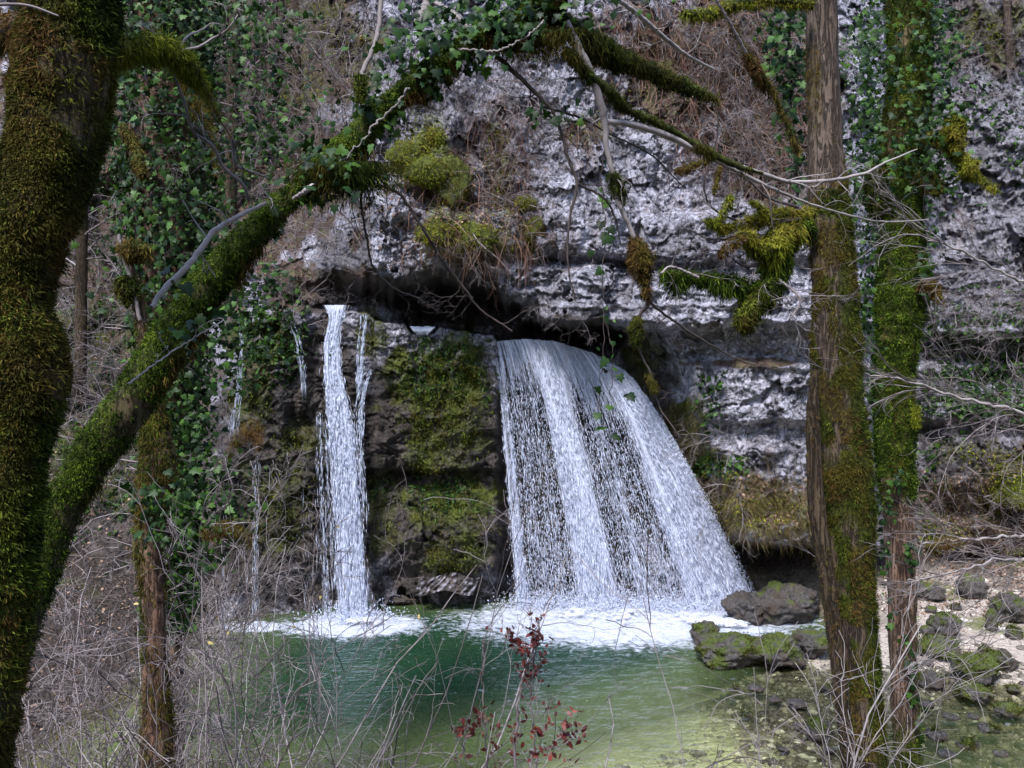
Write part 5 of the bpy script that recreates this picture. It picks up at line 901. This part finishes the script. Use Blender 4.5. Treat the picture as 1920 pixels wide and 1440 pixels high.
# brush on ledges and slopes
def brush(name, rects, L, r, mat, lb, out=.5, up=.3, levels=3, kids=3, droop=-.02, wob=.2):
    uv, p, nn = on_cliff(rects); n = len(p); mb = MB(); add_twigs(mb, twigs(p, nn * out + rng.normal(size=p.shape) * .45 + [0, 0, up], L * (.4 + .9 * rng.random(n)), r, levels, kids, droop, wob, 9, .9, .6, .6, 1.)); tag(mb.build(name, M[mat]), lb, 'brush', None, 'stuff'); return uv
brush('cliff_brush', [(850, 1010, 150, 440, 150), (730, 860, 150, 220, 40), (900, 1010, 60, 200, 60), (1280, 1500, 20, 370, 420), (1130, 1300, 0, 130, 80), (640, 760, 0, 130, 60), (950, 1130, 120, 330, 70), (1480, 1520, 200, 420, 40)], 1.15, .011, 'twig', 'tangled bare twigs hanging from ledges on the pale cliff', .5, .0, 3, 4, -.06)
brush('hanging_roots', [(1280, 1510, 10, 270, 1100), (780, 960, 330, 450, 260), (1140, 1300, 0, 130, 420), (950, 1000, 350, 470, 80), (900, 1000, 170, 330, 160), (1400, 1510, 250, 380, 200), (1060, 1130, 220, 270, 60)], 1.0, .011, 'hangroot', 'rusty dead stems and roots hanging down the upper cliff', .35, -.8, 2, 2, -.25, .1)
brush('hillside_brush', [(380, 700, -20, 480, 330), (100, 340, 380, 900, 190), (-100, 100, 0, 1000, 60)], 1.9, .016, 'twig', 'tangled bare brush on the wooded hillside at left', .4, .5, 3, 4, -.02, .16)
brush('rim_brush', [(540, 1130, 560, 612, 60)], .9, .010, 'twig', 'fine drooping twigs over the dark hollow above the falls', .7, .1, 3, 5, -.03)
brush('slope_brush', [(1700, 1960, 560, 760, 130), (1700, 1960, 880, 1090, 120), (1740, 1960, 0, 200, 90), (1280, 1380, 780, 960, 30)], 1.3, .011, 'twig', 'sparse bare twigs on the rock and slope at right', .5, .3, 3, 4, -.02)
# grass and cliff moss
def tufts(name, rects, L, W, mat, lb, cat, per, down, jit=.3, tpl=(KITE_V, KITE_F), off=0., rr=None):
    uv, p, nn = on_cliff(rects); n = len(p); p = np.repeat(p, per, 0) + rng.normal(size=(n * per, 3)) * .06; nn = np.repeat(nn, per, 0); k = len(p); mb = MB()
    place(mb, tpl[0], tpl[1], p, nn, down[0] + (down[1] - down[0]) * rng.random(k), L * (.4 + .9 * rng.random(k)), W * (.7 + .6 * rng.random(k)), None, jit); tag(mb.build(name, M[mat]), lb, cat, None, 'stuff')
tufts('dry_grass', [(1290, 1520, 890, 1000, 900), (820, 960, 440, 475, 260), (1250, 1320, 740, 860, 160), (1350, 1500, 160, 300, 200), (1740, 1960, 900, 1000, 200)], .34, .014, 'grass', 'straw-coloured grass hanging from the ledges', 'grass', 7, (.35, .9), .25)
def blobpts(lst, dens): 
    r = []
    for (a, b, c, d, s) in lst: r.append((a - c * .75, a + c * .75, b - d * .75, b + d * .75, int(c * d * dens * s)))
    return r
tufts('cliff_moss', blobpts([m for m in MOSS if m[0] < 1300 and m[1] > 560], .10), .075, .05, 'moss', 'green moss on the wet rock face between the falls', 'moss', 6, (.25, .9))
tufts('ledge_moss', blobpts([m for m in MOSS if m[1] < 560 or m[0] > 1300], .10), .085, .055, 'moss_b', 'yellow-green moss cushions on the pale cliff and slope', 'moss', 5, (.2, .8))
tufts('face_ferns', [(770, 920, 640, 740, 160), (770, 900, 900, 960, 120), (440, 560, 600, 660, 90), (690, 720, 900, 930, 20), (1300, 1350, 850, 880, 40)], .16, .06, 'ivy', 'small green plants rooted on the wet mossy face', 'plants', 6, (.2, .8), .5, (OV_V, OV_F))
tufts('cliff_ivy', [(1730, 1960, 560, 780, 700), (1760, 1960, 690, 770, 500), (1310, 1350, 700, 800, 40), (1300, 1400, 860, 890, 60), (440, 560, 560, 700, 300), (1720, 1760, 800, 1000, 60), (1820, 1960, 100, 340, 120), (400, 560, 100, 300, 200), (120, 240, 260, 620, 420), (100, 380, 600, 1000, 500), (1680, 1760, 380, 560, 80)], .11, .11, 'ivy', 'low ivy spread over rock and bank', 'ivy', 4, (.3, .8), .4, (IVY_V, IVY_F))
# moss cushions bulging from the cliff, a thing each
for j, (u, v, w, h, lb) in enumerate([(760, 292, 46, 44, 'upper bright moss cushion on the pale cliff'), (800, 322, 60, 40, 'middle bright moss cushion on the pale cliff'), (812, 262, 36, 30, 'small moss cushion just above the others on the pale cliff'), (850, 340, 50, 70, 'tall brownish moss pad below the bright cushions'), (810, 440, 44, 36, 'lowest moss pad at the left end of the grassy ledge'), (880, 445, 80, 38, 'wide moss pad under the dry grass ledge'), (1000, 440, 34, 46, 'mossy lump hanging right of the grassy ledge'), (985, 385, 34, 22, 'small arched moss lump left of the smooth block'), (1905, 920, 60, 50, 'bright moss hummock on the slope at right edge'), (1895, 1060, 60, 24, 'low moss hummock above the big grey boulder')]):
    Yd = float(cliffD(np.array([float(u)]), np.array([float(v)]))[0]) ; c = P(u, v, Yd - .12); s = 1.3 / F * Yd
    V, Fs = rock_shape(IC5 if 0 else ico(4), (w / 2 * s, .22, h / 2 * s), 60 + j, 4, .2); V = V + c; root = empty('moss_cushion', c - [0, 0, h / 2 * s], lb, 'moss', 'moss cushions on rock'); mb = MB().add(V, Fs); mb.v = [x - np.array(root.location) for x in mb.v]
    mb.build('cushion', M['rock'], root, True, None, dict(moss=np.ones(len(V)), wet=0 * V[:, 0], litter=0 * V[:, 0])); k = 2200; i = rng.integers(0, len(V), k); mm = MB(); N = norm(V[i] - c)
    place(mm, KITE_V, KITE_F, V[i] + rng.normal(size=(k, 3)) * .015, N, .2 + .5 * rng.random(k), .06 * (.5 + rng.random(k)), .035 + 0 * N[:, 0], np.clip(.5 + .25 * rng.normal(size=k), 0, 1)); kid(mm, 'fronds', M['moss_b' if j < 8 and j not in (3, 6) or j >= 8 else 'moss_br'], root)
# leafless trees on the hillside and at the top left
for j, (u, w, Yd, ln, lb) in enumerate([(430, 26, 15, .08, 'ivy-dark slim tree on the hillside nearest the arch'), (500, 16, 17, .12, 'thin leaning tree on the brown hillside'), (560, 18, 18, -.05, 'straight thin tree on the brown hillside left of the cliff'), (625, 14, 17.6, .1, 'thin tree at the left rim of the pale cliff'), (150, 22, 15, .05, 'hillside tree half hidden by the thick trunk'), (1895, 14, 17, -.1, 'thin tree near the right edge above the cliff ledge')]):
    if j == 5: yy = (-300, 130)
    else: yy = (-400, [420, 300, 330, 280, 760][j])
    Yd = float(cliffD(np.array([float(u)]), np.array([float(yy[1])]))[0]) - .1
    b = Trunk([(u + ln * 400, yy[0], w * .6), (u + ln * 150, (yy[0] + yy[1]) / 2, w * .8), (u, yy[1], w)], Yd, Yd + .15, 60, 12, .12, .1, j * 3); bp = b.c[-1]
    root = empty('bare_tree', bp, lb, 'tree', 'leafless trees on the hillside'); kid(b.mesh(), 'trunk', M['bark_dk' if j % 2 == 0 else 'bark'], root, True); mb = MB(); m = 16; i = rng.integers(5, 55, m)
    add_twigs(mb, twigs(b.c[i], np.c_[rng.normal(size=(m, 2)), .5 + .3 * rng.normal(size=m)], 2.2 * (.4 + rng.random(m)), .03, 4, 4, .0, .14, 10, .8)); kid(mb, 'branches', M['twig'], root)
print('faces', sum(len(o.data.polygons) for o in scene.objects if o.type == 'MESH'))
